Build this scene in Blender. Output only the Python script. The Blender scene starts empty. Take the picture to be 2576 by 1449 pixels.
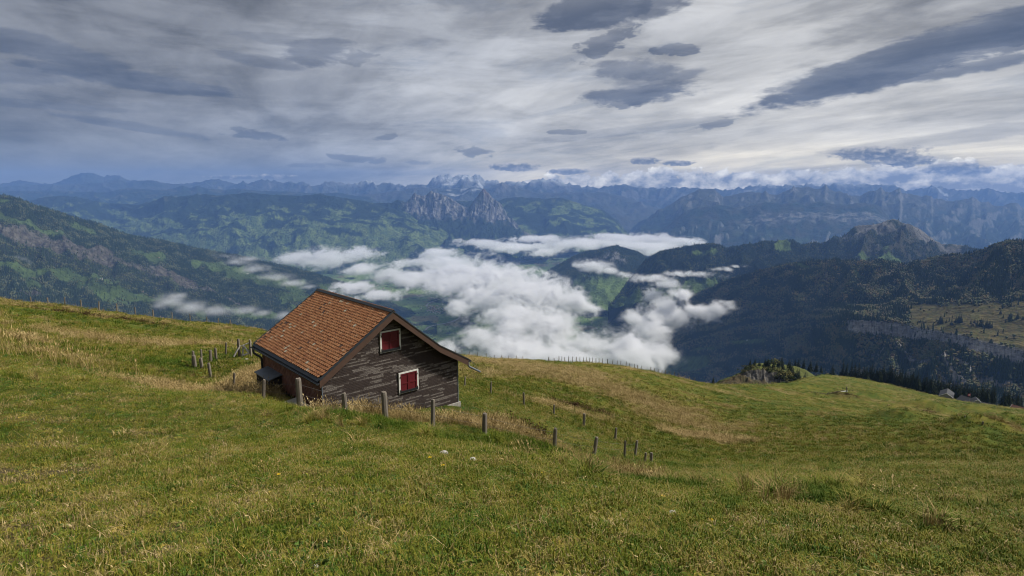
import bpy, bmesh, math, random
import numpy as np
from mathutils import Vector, Matrix

rng = np.random.default_rng(7)
random.seed(7)
scene = bpy.context.scene
col = scene.collection
R = math.radians

# ------------------------------------------------------------------ camera
PITCH = R(9.5)
F = 1431.0                       # focal length in the units the sightings below were taken in (2576 wide)
cam_d = bpy.data.cameras.new('camera')
cam_d.sensor_width = 36.0
cam_d.lens = 36.0 * F / 2576.0
cam_d.clip_start = 0.1
cam_d.clip_end = 200000.0
cam = bpy.data.objects.new('camera', cam_d)
col.objects.link(cam)
cam.location = (0, 0, 0)
cam.rotation_euler = (R(90) - PITCH, 0, 0)
scene.camera = cam

# ------------------------------------------------------------------ node helper
class NT:
    def __init__(s, tree):
        s.t = tree
        s.L = tree.links
    def n(s, typ, **kw):
        nd = s.t.nodes.new(typ)
        for k, v in kw.items():
            setattr(nd, k, v)
        return nd
    def put(s, sock, v):
        if isinstance(v, bpy.types.NodeSocket):
            s.L.new(v, sock)
        elif v is not None:
            sock.default_value = v
    def m(s, op, a, b=None, c=None, clamp=False):
        nd = s.n('ShaderNodeMath', operation=op, use_clamp=clamp)
        for i, v in enumerate((a, b, c)):
            if v is not None:
                s.put(nd.inputs[i], v)
        return nd.outputs[0]
    def noise(s, vec, scale, detail=5, rough=.55, dist=0.0, dim='3D', out=0):
        nd = s.n('ShaderNodeTexNoise', noise_dimensions=dim)
        if vec is not None:
            s.put(nd.inputs['Vector'], vec)
        nd.inputs['Scale'].default_value = scale
        nd.inputs['Detail'].default_value = detail
        nd.inputs['Roughness'].default_value = rough
        nd.inputs['Distortion'].default_value = dist
        return nd.outputs[out]
    def xyz(s, x, y, z=0.0):
        nd = s.n('ShaderNodeCombineXYZ')
        for i, v in enumerate((x, y, z)):
            s.put(nd.inputs[i], v)
        return nd.outputs[0]
    def sep(s, v):
        nd = s.n('ShaderNodeSeparateXYZ')
        s.put(nd.inputs[0], v)
        return nd.outputs
    def rng(s, v, a, b, c=0.0, d=1.0, smooth=True):
        nd = s.n('ShaderNodeMapRange', interpolation_type='SMOOTHSTEP' if smooth else 'LINEAR', clamp=True)
        s.put(nd.inputs[0], v)
        for i, q in enumerate((a, b, c, d)):
            s.put(nd.inputs[i + 1], q)
        return nd.outputs[0]
    def mix(s, f, a, b, blend='MIX'):
        nd = s.n('ShaderNodeMix', data_type='RGBA', blend_type=blend)
        s.put(nd.inputs[0], f)
        for i, v in ((6, a), (7, b)):
            if isinstance(v, (tuple, list)):
                v = tuple(v) + (1.0,) * (4 - len(v))
            s.put(nd.inputs[i], v)
        return nd.outputs[2]
    def vscale(s, v, k):
        nd = s.n('ShaderNodeVectorMath', operation='SCALE')
        s.put(nd.inputs[0], v)
        s.put(nd.inputs['Scale'], k)
        return nd.outputs[0]
    def mapv(s, v, scale=(1, 1, 1), rot=(0, 0, 0)):
        nd = s.n('ShaderNodeMapping')
        s.put(nd.inputs[0], v)
        nd.inputs['Scale'].default_value = scale
        nd.inputs['Rotation'].default_value = rot
        return nd.outputs[0]
    def ramp(s, f, stops):
        nd = s.n('ShaderNodeValToRGB')
        e = nd.color_ramp.elements
        while len(e) < len(stops):
            e.new(.5)
        for q, (p_, c_) in zip(e, stops):
            q.position = p_
            q.color = tuple(c_) + (1,)
        s.put(nd.inputs[0], f)
        return nd.outputs[0]

def ray(px, py):
    """Direction (depth 1) of a sighting taken from the viewpoint at the origin."""
    d = (px - 1288.0) / F
    v = (724.5 - py) / F
    return np.array([d, math.cos(PITCH) + v * math.sin(PITCH), -math.sin(PITCH) + v * math.cos(PITCH)])
def P(px, py, t):
    return ray(px, py) * t
def azel(px, py):
    d = ray(px, py)
    return math.atan2(d[0], d[1]), math.atan2(d[2], math.hypot(d[0], d[1]))

# ------------------------------------------------------------------ sky
SUN_AZ, SUN_EL = R(80), R(43)
world = bpy.data.worlds.new('World')
scene.world = world
world.use_nodes = True
wt = world.node_tree
wt.nodes.clear()
W = NT(wt)
d3 = W.n('ShaderNodeTexCoord').outputs['Generated']
dx, dy, dz = W.sep(d3)[:]
az = W.m('ARCTAN2', dx, dy)
el = W.m('ARCSINE', dz)
zc = W.m('ADD', W.m('MAXIMUM', dz, 0.0), 0.10)
U = W.m('DIVIDE', dx, zc)
V = W.m('DIVIDE', dy, zc)
sa = R(-28)
along = W.m('ADD', W.m('MULTIPLY', U, math.sin(sa)), W.m('MULTIPLY', V, math.cos(sa)))
across = W.m('SUBTRACT', W.m('MULTIPLY', U, math.cos(sa)), W.m('MULTIPLY', V, math.sin(sa)))
n1 = W.noise(W.xyz(across, W.m('MULTIPLY', along, .55), 3.1), 0.60, 9, .55, .45)
n2 = W.noise(W.xyz(W.m('MULTIPLY', az, 1.0), W.m('MULTIPLY', el, 5.2), 7.7), 4.2, 8, .60, .35)
n3 = W.noise(W.xyz(W.m('MULTIPLY', az, 1.0), W.m('MULTIPLY', el, 2.6), 1.3), 13.0, 8, .62, .4)
bright = W.rng(az, -.95, .42, .36, 1.0)
n6 = W.noise(W.xyz(W.m('MULTIPLY', across, 2.2), W.m('MULTIPLY', along, .80), 9.4), 1.25, 9, .58, .35)
tone = W.m('ADD', W.m('MULTIPLY', W.rng(n1, .38, .62), .40), W.m('ADD', W.m('MULTIPLY', W.rng(n2, .37, .63), .34), W.m('MULTIPLY', W.rng(n6, .34, .66), .26)))
low_glow = W.m('MULTIPLY', W.rng(el, .26, .05), W.rng(az, -.42, .12))
tone = W.m('ADD', tone, W.m('MULTIPLY', low_glow, .30))
lum = W.m('MULTIPLY', W.m('ADD', W.m('MULTIPLY', tone, .53), .155), bright)
warm = W.m('ADD', W.m('MULTIPLY', W.rng(az, -.4, .5), .55), W.m('MULTIPLY', low_glow, .5), clamp=True)
tint = W.mix(warm, (.95, .985, 1.06), (1.05, 1.0, .90))
cloud = W.vscale(tint, lum)
# blue air low down away from the sun
cloud = W.mix(W.m('MULTIPLY', W.rng(el, .13, .0), W.rng(az, .0, -.6, 0, .7)), cloud, (.165, .168, .165))
cloud = W.mix(W.m('MULTIPLY', W.rng(el, .10, .01), W.rng(az, -.35, .1)), cloud, W.mix(1.0, cloud, (1.62, 1.44, 1.0), 'MULTIPLY'))
# dark lens shaped clouds: bearing and height of each, half sizes, tilt, strength
LENS = [(1500, 30, 130, 34, -6, .95), (1620, -10, 120, 50, -10, .8), (1530, 105, 75, 22, -20, .75), (1690, 126, 60, 12, 3, .8), (1600, 180, 120, 26, 4, .8),
        (1600, 240, 160, 27, -3, 1.0), (1700, 195, 80, 14, -12, .7), (1560, 262, 60, 12, 8, .8), (1620, 210, 120, 40, 0, .55),
        (2300, 150, 330, 42, -13, 1.0), (2520, 95, 190, 40, -15, .9), (2230, 205, 120, 13, -5, .9), (2080, 200, 140, 16, -8, .7), (2440, 170, 130, 16, -6, .9),
        (110, 120, 120, 24, 8, .7), (330, 200, 170, 17, 3, .75), (790, 130, 80, 28, -4, .7), (640, 150, 90, 14, 5, .5), (870, 140, 70, 18, 0, .45), (700, 100, 130, 14, 4, .3),
        (350, 320, 150, 10, 7, .6), (640, 338, 70, 10, 5, .85), (900, 398, 75, 9, 6, .75), (970, 345, 32, 8, -14, .6), (1195, 380, 45, 13, 2, .7),
        (1060, 408, 50, 7, 0, .5), (1430, 333, 38, 6, 0, .6), (1800, 314, 50, 9, -6, .65), (2380, 350, 230, 16, -6, .35), (1560, 330, 260, 10, -6, .25),
        (780, 415, 60, 6, 0, .45), (120, 265, 130, 9, 0, .4), (60, 190, 80, 20, 0, .5)]
streak = W.noise(W.xyz(W.m('MULTIPLY', az, 1.0), W.m('MULTIPLY', W.m('ADD', el, W.m('MULTIPLY', az, -.10)), 6.0), 4.4), 3.6, 9, .60, .6)
cloud = W.mix(W.m('MULTIPLY', W.rng(streak, .52, .66), .42), cloud, W.mix(1.0, cloud, (.50, .56, .66), 'MULTIPLY'))
cloud = W.mix(W.m('MULTIPLY', W.rng(streak, .46, .34), .30), cloud, W.mix(1.0, cloud, (1.35, 1.33, 1.28), 'MULTIPLY'))
dark = None
n7 = W.noise(W.xyz(W.m('MULTIPLY', az, 1.0), W.m('MULTIPLY', el, 2.4), 2.9), 34.0, 4, .5, .3)
wob = W.m('ADD', W.m('MULTIPLY', W.m('SUBTRACT', n3, .5), 2.4), W.m('MULTIPLY', W.m('SUBTRACT', n2, .5), 3.4))
for (px, py, w_, h_, rot, st) in LENS:
    a0, e0 = azel(px, py)
    c_, s_ = math.cos(R(-rot)), math.sin(R(-rot))
    da = W.m('SUBTRACT', az, a0)
    de = W.m('SUBTRACT', el, e0)
    xr = W.m('DIVIDE', W.m('ADD', W.m('MULTIPLY', da, c_), W.m('MULTIPLY', de, s_)), w_ / F)
    yr = W.m('DIVIDE', W.m('SUBTRACT', W.m('MULTIPLY', de, c_), W.m('MULTIPLY', da, s_)), h_ / F)
    wb = wob if w_ > 76 else W.m('ADD', W.m('MULTIPLY', W.m('SUBTRACT', n7, .5), 5.5), W.m('MULTIPLY', wob, .45))
    q = W.m('ADD', W.m('ADD', W.m('MULTIPLY', xr, xr), W.m('MULTIPLY', yr, yr)), wb)
    # soft upper side, crisper underside
    mk = W.m('MULTIPLY', W.m('MULTIPLY', W.rng(q, 1.25, .55), st), W.rng(yr, 1.1, -.2, .74, 1.0))
    dark = mk if dark is None else W.m('MAXIMUM', dark, mk)
#SL
slate = W.mix(W.rng(W.m('ADD', W.m('MULTIPLY', n2, .6), W.m('MULTIPLY', n3, .4)), .38, .62), (.052, .066, .102), (.135, .152, .192))
cloud = W.mix(W.m('MULTIPLY', dark, .94), cloud, slate)
# heaped clouds standing on the far ranges
n4 = W.noise(W.xyz(az, W.m('MULTIPLY', el, 1.5), 5.0), 26.0, 7, .6, .1)
n5 = W.noise(W.xyz(W.m('ADD', az, -.008), W.m('ADD', W.m('MULTIPLY', el, 1.5), .016), 5.0), 26.0, 7, .6, .1)
top = W.m('MULTIPLY', W.rng(az, -.10, .12), .036)
top = W.m('ADD', top, W.m('MULTIPLY', W.rng(az, .45, .62), .008))
edge = W.m('SUBTRACT', W.m('ADD', top, W.m('MULTIPLY', W.m('SUBTRACT', n4, .5), .075)), el)
hm = W.m('MULTIPLY', W.rng(edge, 0.0, .006), W.rng(az, -.10, -.02))
relief = W.m('ADD', W.m('MULTIPLY', W.m('SUBTRACT', n4, n5), 2.6), W.rng(edge, .035, .0, .12, .48))
heap = W.mix(relief, (.15, .16, .19), (1.45, 1.33, 1.06))
cloud = W.mix(W.m('MULTIPLY', hm, .93), cloud, heap)
n8 = W.noise(W.xyz(az, W.m('MULTIPLY', el, 1.6), 8.0), 75.0, 6, .62, .2)
n9 = W.noise(W.xyz(W.m('ADD', az, -.004), W.m('ADD', W.m('MULTIPLY', el, 1.6), .007), 8.0), 75.0, 6, .62, .2)
# small loose heaps above the band
for (px, py, w_, h_) in [(2190, 386, 70, 15), (2245, 392, 60, 20), (2290, 406, 40, 13), (1620, 405, 34, 9), (1710, 410, 38, 7), (1300, 420, 70, 10), (1430, 432, 50, 8), (2410, 425, 60, 12), (590, 446, 60, 4), (680, 445, 60, 6)]:
    a0, e0 = azel(px, py)
    xr = W.m('DIVIDE', W.m('SUBTRACT', az, a0), w_ / F)
    yr = W.m('DIVIDE', W.m('SUBTRACT', el, e0), h_ / F)
    q = W.m('ADD', W.m('ADD', W.m('MULTIPLY', xr, xr), W.m('MULTIPLY', yr, yr)), W.m('ADD', W.m('MULTIPLY', W.m('SUBTRACT', n4, .5), -2.6), W.m('MULTIPLY', W.m('SUBTRACT', n8, .5), -3.0)))
    up = W.m('ADD', W.m('MULTIPLY', W.m('SUBTRACT', n8, n9), 2.5), W.rng(yr, -.3, 1.1, .05, .5))
    c_ = W.mix(up, (.085, .095, .12), (.55, .50, .43))
    cloud = W.mix(W.rng(q, 1.25, .45, 0, .9), cloud, c_)
sky = W.n('ShaderNodeTexSky', sky_type='NISHITA')
sky.sun_disc = False
sky.sun_elevation = SUN_EL
sky.sun_rotation = SUN_AZ
sky.altitude = 1750
SKY_STRENGTH = 0.10
cloud10 = W.vscale(cloud, 1.0 / SKY_STRENGTH)
final = W.mix(.96, sky.outputs[0], cloud10)
bg = W.n('ShaderNodeBackground')
W.put(bg.inputs[0], final)
bg.inputs[1].default_value = SKY_STRENGTH
W.L.new(bg.outputs[0], W.n('ShaderNodeOutputWorld').inputs[0])
world.cycles.sampling_method = 'MANUAL'
world.cycles.sample_map_resolution = 512

# ------------------------------------------------------------------ sun behind thin cloud
sun_d = bpy.data.lights.new('sun', 'SUN')
sun_d.energy = 4.6
sun_d.angle = R(6)
sun_d.color = (1.0, .945, .86)
sun = bpy.data.objects.new('sun', sun_d)
col.objects.link(sun)
sdir = Vector((math.sin(SUN_AZ) * math.cos(SUN_EL), math.cos(SUN_AZ) * math.cos(SUN_EL), math.sin(SUN_EL)))
sun.rotation_euler = sdir.to_track_quat('Z', 'Y').to_euler()

scene.view_settings.view_transform = 'Standard'
scene.view_settings.look = 'None'
scene.view_settings.gamma = 1.0
scene.view_settings.use_curve_mapping = False
scene.view_settings.exposure = 0.27
cy = scene.cycles
cy.use_denoising = True
cy.pixel_filter_type = 'BLACKMAN_HARRIS'
cy.filter_width = 1.05
cy.max_bounces = 10
cy.diffuse_bounces = 2
cy.glossy_bounces = 2
cy.transmission_bounces = 2
cy.volume_bounces = 6
cy.transparent_max_bounces = 8
cy.volume_step_rate = 1.0
cy.volume_max_steps = 512
cy.sample_clamp_indirect = 4.0

# ------------------------------------------------------------------ noise
def _h(ix, iy, iz, seed):
    n = (ix.astype(np.int64) * 374761393 + iy.astype(np.int64) * 668265263 + iz * 2147483647 + seed * 974711) & 0xffffffff
    n = ((n ^ (n >> 13)) * 1274126177) & 0xffffffff
    n = n ^ (n >> 16)
    return n
def perlin(x, y, seed=0):
    x = np.asarray(x, float); y = np.asarray(y, float)
    ix = np.floor(x); iy = np.floor(y)
    fx = x - ix; fy = y - iy
    u = fx * fx * fx * (fx * (fx * 6 - 15) + 10); v = fy * fy * fy * (fy * (fy * 6 - 15) + 10)
    def g(ox, oy):
        a = _h(ix + ox, iy + oy, 0, seed) * (2 * math.pi / 4294967296.0)
        return np.cos(a) * (fx - ox) + np.sin(a) * (fy - oy)
    a = g(0, 0); b = g(1, 0); c = g(0, 1); d = g(1, 1)
    return 1.5 * (a + (b - a) * u + (c - a) * v + (a - b - c + d) * u * v)
def fbm(x, y, octv=5, seed=0, gain=.5):
    s = 0; a = 1.0; f = 1.0; tot = 0
    for o in range(octv):
        s = s + a * perlin(x * f + o * 17.3, y * f - o * 9.1, seed + o)
        tot += a; a *= gain; f *= 2.03
    return s / tot
def ridged(x, y, octv=5, seed=0, gain=.52):
    s = 0; a = 1.0; f = 1.0; tot = 0; w = 1.0
    for o in range(octv):
        n = 1 - np.abs(perlin(x * f + o * 7.3, y * f + o * 3.1, seed + o)) * 1.6
        n = np.clip(n, 0, 1) ** 2
        s = s + a * n * w; w = np.clip(n * 1.6, 0, 1); tot += a; a *= gain; f *= 2.07
    return s / tot
def vnoise3(x, y, z, seed=0):
    ix = np.floor(x).astype(np.int64); iy = np.floor(y).astype(np.int64); iz = np.floor(z).astype(np.int64)
    fx = x - ix; fy = y - iy; fz = z - iz
    fx = fx * fx * (3 - 2 * fx); fy = fy * fy * (3 - 2 * fy); fz = fz * fz * (3 - 2 * fz)
    def h(a, b, c): return _h(ix + a, iy + b, (iz + c), seed) / 4294967296.0
    def l(a, b, t): return a + (b - a) * t
    return l(l(l(h(0, 0, 0), h(1, 0, 0), fx), l(h(0, 1, 0), h(1, 1, 0), fx), fy), l(l(h(0, 0, 1), h(1, 0, 1), fx), l(h(0, 1, 1), h(1, 1, 1), fx), fy), fz)
def sstep(a, b, x):
    t = np.clip((np.asarray(x, float) - a) / (b - a), 0, 1)
    return t * t * (3 - 2 * t)
def lerp(a, b, t): return a + (b - a) * t

# ------------------------------------------------------------------ mesh and object helpers
def tag(o, label=None, cat=None, group=None, kind=None):
    if label: o['label'] = label
    if cat: o['category'] = cat
    if group: o['group'] = group
    if kind: o['kind'] = kind
    return o
def link(o, parent=None):
    col.objects.link(o)
    if parent is not None: o.parent = parent
    return o
def empty(name, loc=(0, 0, 0), rz=0.0, label=None, cat=None, group=None):
    o = bpy.data.objects.new(name, None)
    o.empty_display_size = .3
    o.location = loc
    o.rotation_euler = (0, 0, rz)
    link(o)
    return tag(o, label, cat, group)
def grid_mesh(name, X, mats, color=None, smooth=True, flip=False, wrap=False):
    """X: (rows, cols, 3)"""
    nr, nc = X.shape[:2]
    me = bpy.data.meshes.new(name)
    ncol = nc if wrap else nc - 1
    r = np.arange(nr - 1)[:, None] * nc
    c = np.arange(ncol)[None, :]
    c2 = (c + 1) % nc
    q = np.stack([r + c, r + c2, r + nc + c2, r + nc + c], -1).reshape(-1, 4)
    if flip: q = q[:, ::-1]
    me.vertices.add(nr * nc)
    me.vertices.foreach_set('co', X.astype(np.float32).ravel())
    me.loops.add(q.size)
    me.loops.foreach_set('vertex_index', q.astype(np.int32).ravel())
    me.polygons.add(len(q))
    me.polygons.foreach_set('loop_start', np.arange(0, q.size, 4, dtype=np.int32))
    me.polygons.foreach_set('loop_total', np.full(len(q), 4, dtype=np.int32))
    me.polygons.foreach_set('use_smooth', np.full(len(q), smooth, dtype=bool))
    me.update()
    if color is not None:
        at = me.color_attributes.new('albedo', 'FLOAT_COLOR', 'POINT')
        cc = np.ones((nr * nc, 4), np.float32)
        cc[:, :3] = color.reshape(-1, 3)
        at.data.foreach_set('color', cc.ravel())
    for m in (mats if isinstance(mats, (list, tuple)) else [mats]):
        me.materials.append(m)
    return me
class MB:
    """collects faces of one mesh"""
    def __init__(s):
        s.v = []; s.f = []; s.a = []
    def add(s, verts, faces, att=0.0):
        o = len(s.v)
        s.v += [tuple(v) for v in verts]
        s.f += [tuple(i + o for i in f) for f in faces]
        s.a += [att] * len(verts)
        return s
    def box(s, x0, x1, y0, y1, z0, z1, M=None, att=0.0, chamfer=0.0):
        vs = [(x, y, z) for z in (z0, z1) for y in (y0, y1) for x in (x0, x1)]
        if M is not None: vs = [M @ Vector(v) for v in vs]
        return s.add(vs, [(0, 2, 3, 1), (4, 5, 7, 6), (0, 1, 5, 4), (2, 6, 7, 3), (0, 4, 6, 2), (1, 3, 7, 5)], att)
    def prism(s, poly, y0, y1, M=None, att=0.0):
        """poly: (x, z) outline counter-clockwise seen from -y, extruded from y0 to y1"""
        n = len(poly)
        vs = [(x, y0, z) for x, z in poly] + [(x, y1, z) for x, z in poly]
        if M is not None: vs = [M @ Vector(v) for v in vs]
        fs = [tuple(range(n)), tuple(range(2 * n - 1, n - 1, -1))] + [(i, i + n, (i + 1) % n + n, (i + 1) % n) for i in range(n)]
        return s.add(vs, fs, att)
    def tube(s, pts, rad, n=8, att=0.0, caps=True):
        pts = [Vector(p) for p in pts]
        if not isinstance(rad, (list, tuple)): rad = [rad] * len(pts)
        vs = []; fs = []
        for i, p in enumerate(pts):
            d = (pts[min(i + 1, len(pts) - 1)] - pts[max(i - 1, 0)]).normalized()
            a = d.orthogonal().normalized() if abs(d.z) > .9 or True else None
            ref = Vector((0, 0, 1)) if abs(d.z) < .9 else Vector((1, 0, 0))
            a = d.cross(ref).normalized(); b = d.cross(a)
            for k in range(n):
                t = 2 * math.pi * k / n
                vs.append(p + (a * math.cos(t) + b * math.sin(t)) * rad[i])
        for i in range(len(pts) - 1):
            for k in range(n):
                fs.append((i * n + k, i * n + (k + 1) % n, (i + 1) * n + (k + 1) % n, (i + 1) * n + k))
        if caps:
            fs.append(tuple(range(n - 1, -1, -1)))
            fs.append(tuple((len(pts) - 1) * n + k for k in range(n)))
        return s.add(vs, fs, att)
    def mesh(s, name, mat, smooth=False, att=None, fix=True):
        me = bpy.data.meshes.new(name)
        me.from_pydata(s.v, [], s.f)
        if fix:
            bm = bmesh.new(); bm.from_mesh(me)
            bmesh.ops.recalc_face_normals(bm, faces=bm.faces)
            bm.to_mesh(me); bm.free()
        if smooth:
            me.polygons.foreach_set('use_smooth', np.ones(len(me.polygons), bool))
        if att:
            at = me.attributes.new(att, 'FLOAT', 'POINT')
            at.data.foreach_set('value', np.array(s.a, np.float32))
        if mat: me.materials.append(mat)
        return me
    def build(s, name, mat, parent=None, smooth=False, att=None, fix=True):
        return link(bpy.data.objects.new(name, s.mesh(name, mat, smooth, att, fix)), parent)

def new_mat(name):
    m = bpy.data.materials.new(name)
    m.use_nodes = True
    t = NT(m.node_tree)
    b = m.node_tree.nodes['Principled BSDF']
    b.inputs['Specular IOR Level'].default_value = .25
    b.inputs['Roughness'].default_value = .85
    return m, t, b
def bump(t, b, h, strength=.5, dist=.01):
    nd = t.n('ShaderNodeBump')
    nd.inputs['Strength'].default_value = strength
    nd.inputs['Distance'].default_value = dist
    t.put(nd.inputs['Height'], h)
    t.L.new(nd.outputs[0], b.inputs['Normal'])
def attr(t, name, typ='GEOMETRY', out='Fac'):
    nd = t.n('ShaderNodeAttribute', attribute_type=typ, attribute_name=name)
    return nd.outputs[out]
def simple_mat(name, c, rough=.8, var=.25, scale=8.0, bmp=.0, spec=.25, metal=0.0, stretch=(1, 1, 1)):
    m, t, b = new_mat(name)
    o = t.n('ShaderNodeTexCoord').outputs['Object']
    n = t.noise(t.mapv(o, stretch), scale, 6, .6)
    lo = tuple(max(0, x * (1 - var)) for x in c); hi = tuple(min(1, x * (1 + var)) for x in c)
    t.put(b.inputs['Base Color'], t.ramp(n, [(.3, lo), (.7, hi)]))
    b.inputs['Roughness'].default_value = rough
    b.inputs['Specular IOR Level'].default_value = spec
    b.inputs['Metallic'].default_value = metal
    if bmp: bump(t, b, n, bmp, .01)
    return m
# ------------------------------------------------------------------ the meadow
# sightings of the meadow surface: (px, py, depth)
SIGHT = [(1288, 1449, 4.3), (600, 1449, 4.5), (0, 1449, 4.6), (1900, 1449, 4.5), (2576, 1449, 5.2), (-500, 1300, 6), (3100, 1300, 7), (1288, 1250, 7.6), (600, 1250, 7.4), (0, 1230, 7.6), (2000, 1250, 9.5), (2576, 1220, 14),
         (1288, 1165, 10.2), (1650, 1225, 14.5), (1800, 1190, 26), (2100, 1200, 22), (2400, 1190, 22), (2100, 1085, 70), (2400, 1085, 70), (1800, 1050, 100), (2000, 1003, 170), (2300, 1034, 190), (2576, 1050, 210),
         (755, 1024, 19.2), (869, 1036, 19.4), (970, 1056, 20.0), (1089, 1075, 20.4), (1219, 1096, 21.6), (1394, 1134, 23.8), (1494, 1145, 28), (1597, 1149, 34), (1637, 1163, 36), (663, 1004, 29), (588, 979, 33), (530, 952, 37), (488, 922, 39.5), (603, 898, 40.5), (560, 894, 43),
         (1168, 976, 48), (1234, 996, 46), (1318, 1022, 44), (1393, 1047, 43), (1468, 1074, 42), (1547, 1109, 41), (1300, 950, 90), (1500, 985, 90), (1650, 1040, 80), (1180, 897, 165), (1430, 915, 150), (1600, 929, 165), (1780, 968, 235),
         (1990, 972, 260), (2172, 982, 330), (2060, 948, 470), (2150, 952, 500), (2093, 944, 560), (2300, 981, 480), (2350, 995, 450), (2400, 1006, 420), (2450, 1014, 400), (2500, 1020, 380), (2576, 1031, 350), (2800, 1050, 320), (3100, 1080, 300),
         (0, 753, 100), (221, 780, 96), (353, 797, 100), (500, 817, 106), (640, 832, 115), (-300, 715, 100), (-700, 690, 100), (300, 850, 60), (150, 862, 44), (450, 862, 60), (0, 1000, 14), (0, 860, 34), (300, 1050, 13.5), (450, 990, 25), (-400, 1000, 13), (600, 1120, 11.5), (900, 1130, 11.5)]
pts_c = [P(*q) for q in SIGHT] + [np.array(q) for q in [(-2.45, 24.9, -9.62), (-7.3, 20.4, -8.3), (-11.4, 25.0, -8.9), (-7.2, 29.7, -10.1), (-9.0, 27.3, -9.1), (-4.7, 22.4, -8.95)]]
_q = []
for q in pts_c:
    hr = math.hypot(q[0], q[1])
    _q.append((math.atan2(q[0], q[1]) * 2.2, math.log(hr), (q[2] + 1.7) / hr))
_q = np.array(_q)
def _phi(d2): return d2 * np.log(d2 + 1e-9) * .5
_n = len(_q)
_A = np.zeros((_n + 3, _n + 3))
_A[:_n, :_n] = _phi((_q[:, None, 0] - _q[None, :, 0]) ** 2 + (_q[:, None, 1] - _q[None, :, 1]) ** 2) + np.eye(_n) * .004
_A[:_n, _n:] = np.c_[np.ones(_n), _q[:, :2]]
_A[_n:, :_n] = _A[:_n, _n:].T
_w = np.linalg.solve(_A, np.r_[_q[:, 2], 0, 0, 0])
_cr = np.array([(-800, 100), (-300, 100), (0, 102), (221, 98), (353, 102), (500, 109), (640, 117), (900, 150), (1180, 168), (1300, 156), (1430, 153), (1600, 168), (1700, 205), (1780, 238), (1900, 255), (1985, 262), (2040, 430), (2093, 565), (2300, 490), (2400, 430), (2500, 385), (2576, 355), (2800, 325), (3300, 310)], float)
_caz = np.arctan((_cr[:, 0] - 1288) / F / (math.cos(PITCH) - .12 * math.sin(PITCH)))
_crr = np.array([math.hypot(*(P(a, 930, t)[:2])) for a, t in _cr])
MOUNDS = [(2330, 1036, 182, 10, 7, 2.6), (2275, 1056, 150, 7, 5, 1.5), (2250, 1030, 185, 8, 4, 1.2), (2125, 1006, 205, 9, 5, 1.4), (2200, 1000, 235, 8, 4, 1.5), (2050, 1000, 225, 6, 4, .9), (2440, 1090, 90, 4.5, 3.2, 1.3), (2520, 1080, 110, 6, 4, 1.5), (2460, 1036, 215, 9, 5, 1.5),
          (2560, 1065, 150, 8, 4, 1.6), (2390, 1125, 70, 3.5, 2, .6), (2030, 975, 262, 14, 6, 1.4), (1620, 1205, 16, 1.6, 1.0, .22), (1300, 1120, 19, 2.5, 1, .2), (2480, 1060, 160, 6, 4, 1.0), (1900, 985, 220, 12, 6, 1.0)]
_mw = []
def ground0(x, y):
    x = np.asarray(x, float); y = np.asarray(y, float)
    sh = x.shape
    x = x.ravel(); y = y.ravel()
    r = np.hypot(x, y) + 1e-6
    a = np.arctan2(x, y)
    rc = np.interp(a, _caz, _crr)
    qa = np.clip(a, -.9, .92) * 2.2
    qr = np.log(np.clip(r, 3.0, rc * 1.06))
    s = np.zeros_like(r)
    for i in range(0, len(r), 200000):
        sl = slice(i, i + 200000)
        d2 = (qa[sl, None] - _q[None, :, 0]) ** 2 + (qr[sl, None] - _q[None, :, 1]) ** 2
        s[sl] = _phi(d2) @ _w[:_n] + _w[_n] + _w[_n + 1] * qa[sl] + _w[_n + 2] * qr[sl]
    plane = -(.31 * np.cos(a) + .08 * np.sin(a))
    k = sstep(.95, 1.5, np.abs(a))
    s = s * (1 - k) + plane * k
    z = -1.7 + s * r
    D = np.maximum(r - rc, 0)
    z = z - np.where(D < 70, .5 * D * D / 140, .5 * (D - 35)) * (1 - k)
    for c, rx, ry, h in _mw:
        z = z + 1.7 * h * np.exp(-((x - c[0]) / rx) ** 2 - ((y - c[1]) / ry) ** 2)
    return z.reshape(sh)
def ground(x, y):
    x = np.asarray(x, float); y = np.asarray(y, float)
    z = ground0(x, y)
    r = np.hypot(x, y)
    z = z + .055 * fbm(x / .8, y / .8, 3, 11) * sstep(1, 6, r)
    z = z + .22 * fbm(x / 4.0, y / 4.0, 3, 21) * sstep(6, 30, r)
    z = z + .10 * np.sin((x * .45 + y * .9) / 1.1 * 2 + 2.2 * fbm(x / 9, y / 9, 2, 23)) * sstep(24, 60, r) * sstep(-5, 25, x)
    z = z + .95 * fbm(x / 16, y / 16, 3, 31) * sstep(40, 120, r)
    z = z + .42 * (ridged(x / 7, y / 7, 3, 33) - .4) * sstep(35, 90, r)
    return z
def gz(x, y): return float(ground(np.array([x]), np.array([y]))[0])
def on_ground(px, py, t0=None):
    """where the line of a sighting meets the meadow"""
    d = ray(px, py)
    ts = np.geomspace(2.5, 640, 1500)
    z = ground(d[0] * ts, d[1] * ts)
    below = d[2] * ts <= z
    if t0 is not None: below &= ts > t0
    i = int(np.argmax(below)) if below.any() else len(ts) - 1
    return d * ts[i]

def _sight0(px, py):
    d = ray(px, py); ts = np.geomspace(4, 640, 1200)
    below = d[2] * ts <= ground0(d[0] * ts, d[1] * ts)
    return d * ts[int(np.argmax(below))]
_mw = [(_sight0(a, b), rx, ry, h) for a, b, t, rx, ry, h in MOUNDS]
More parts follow.
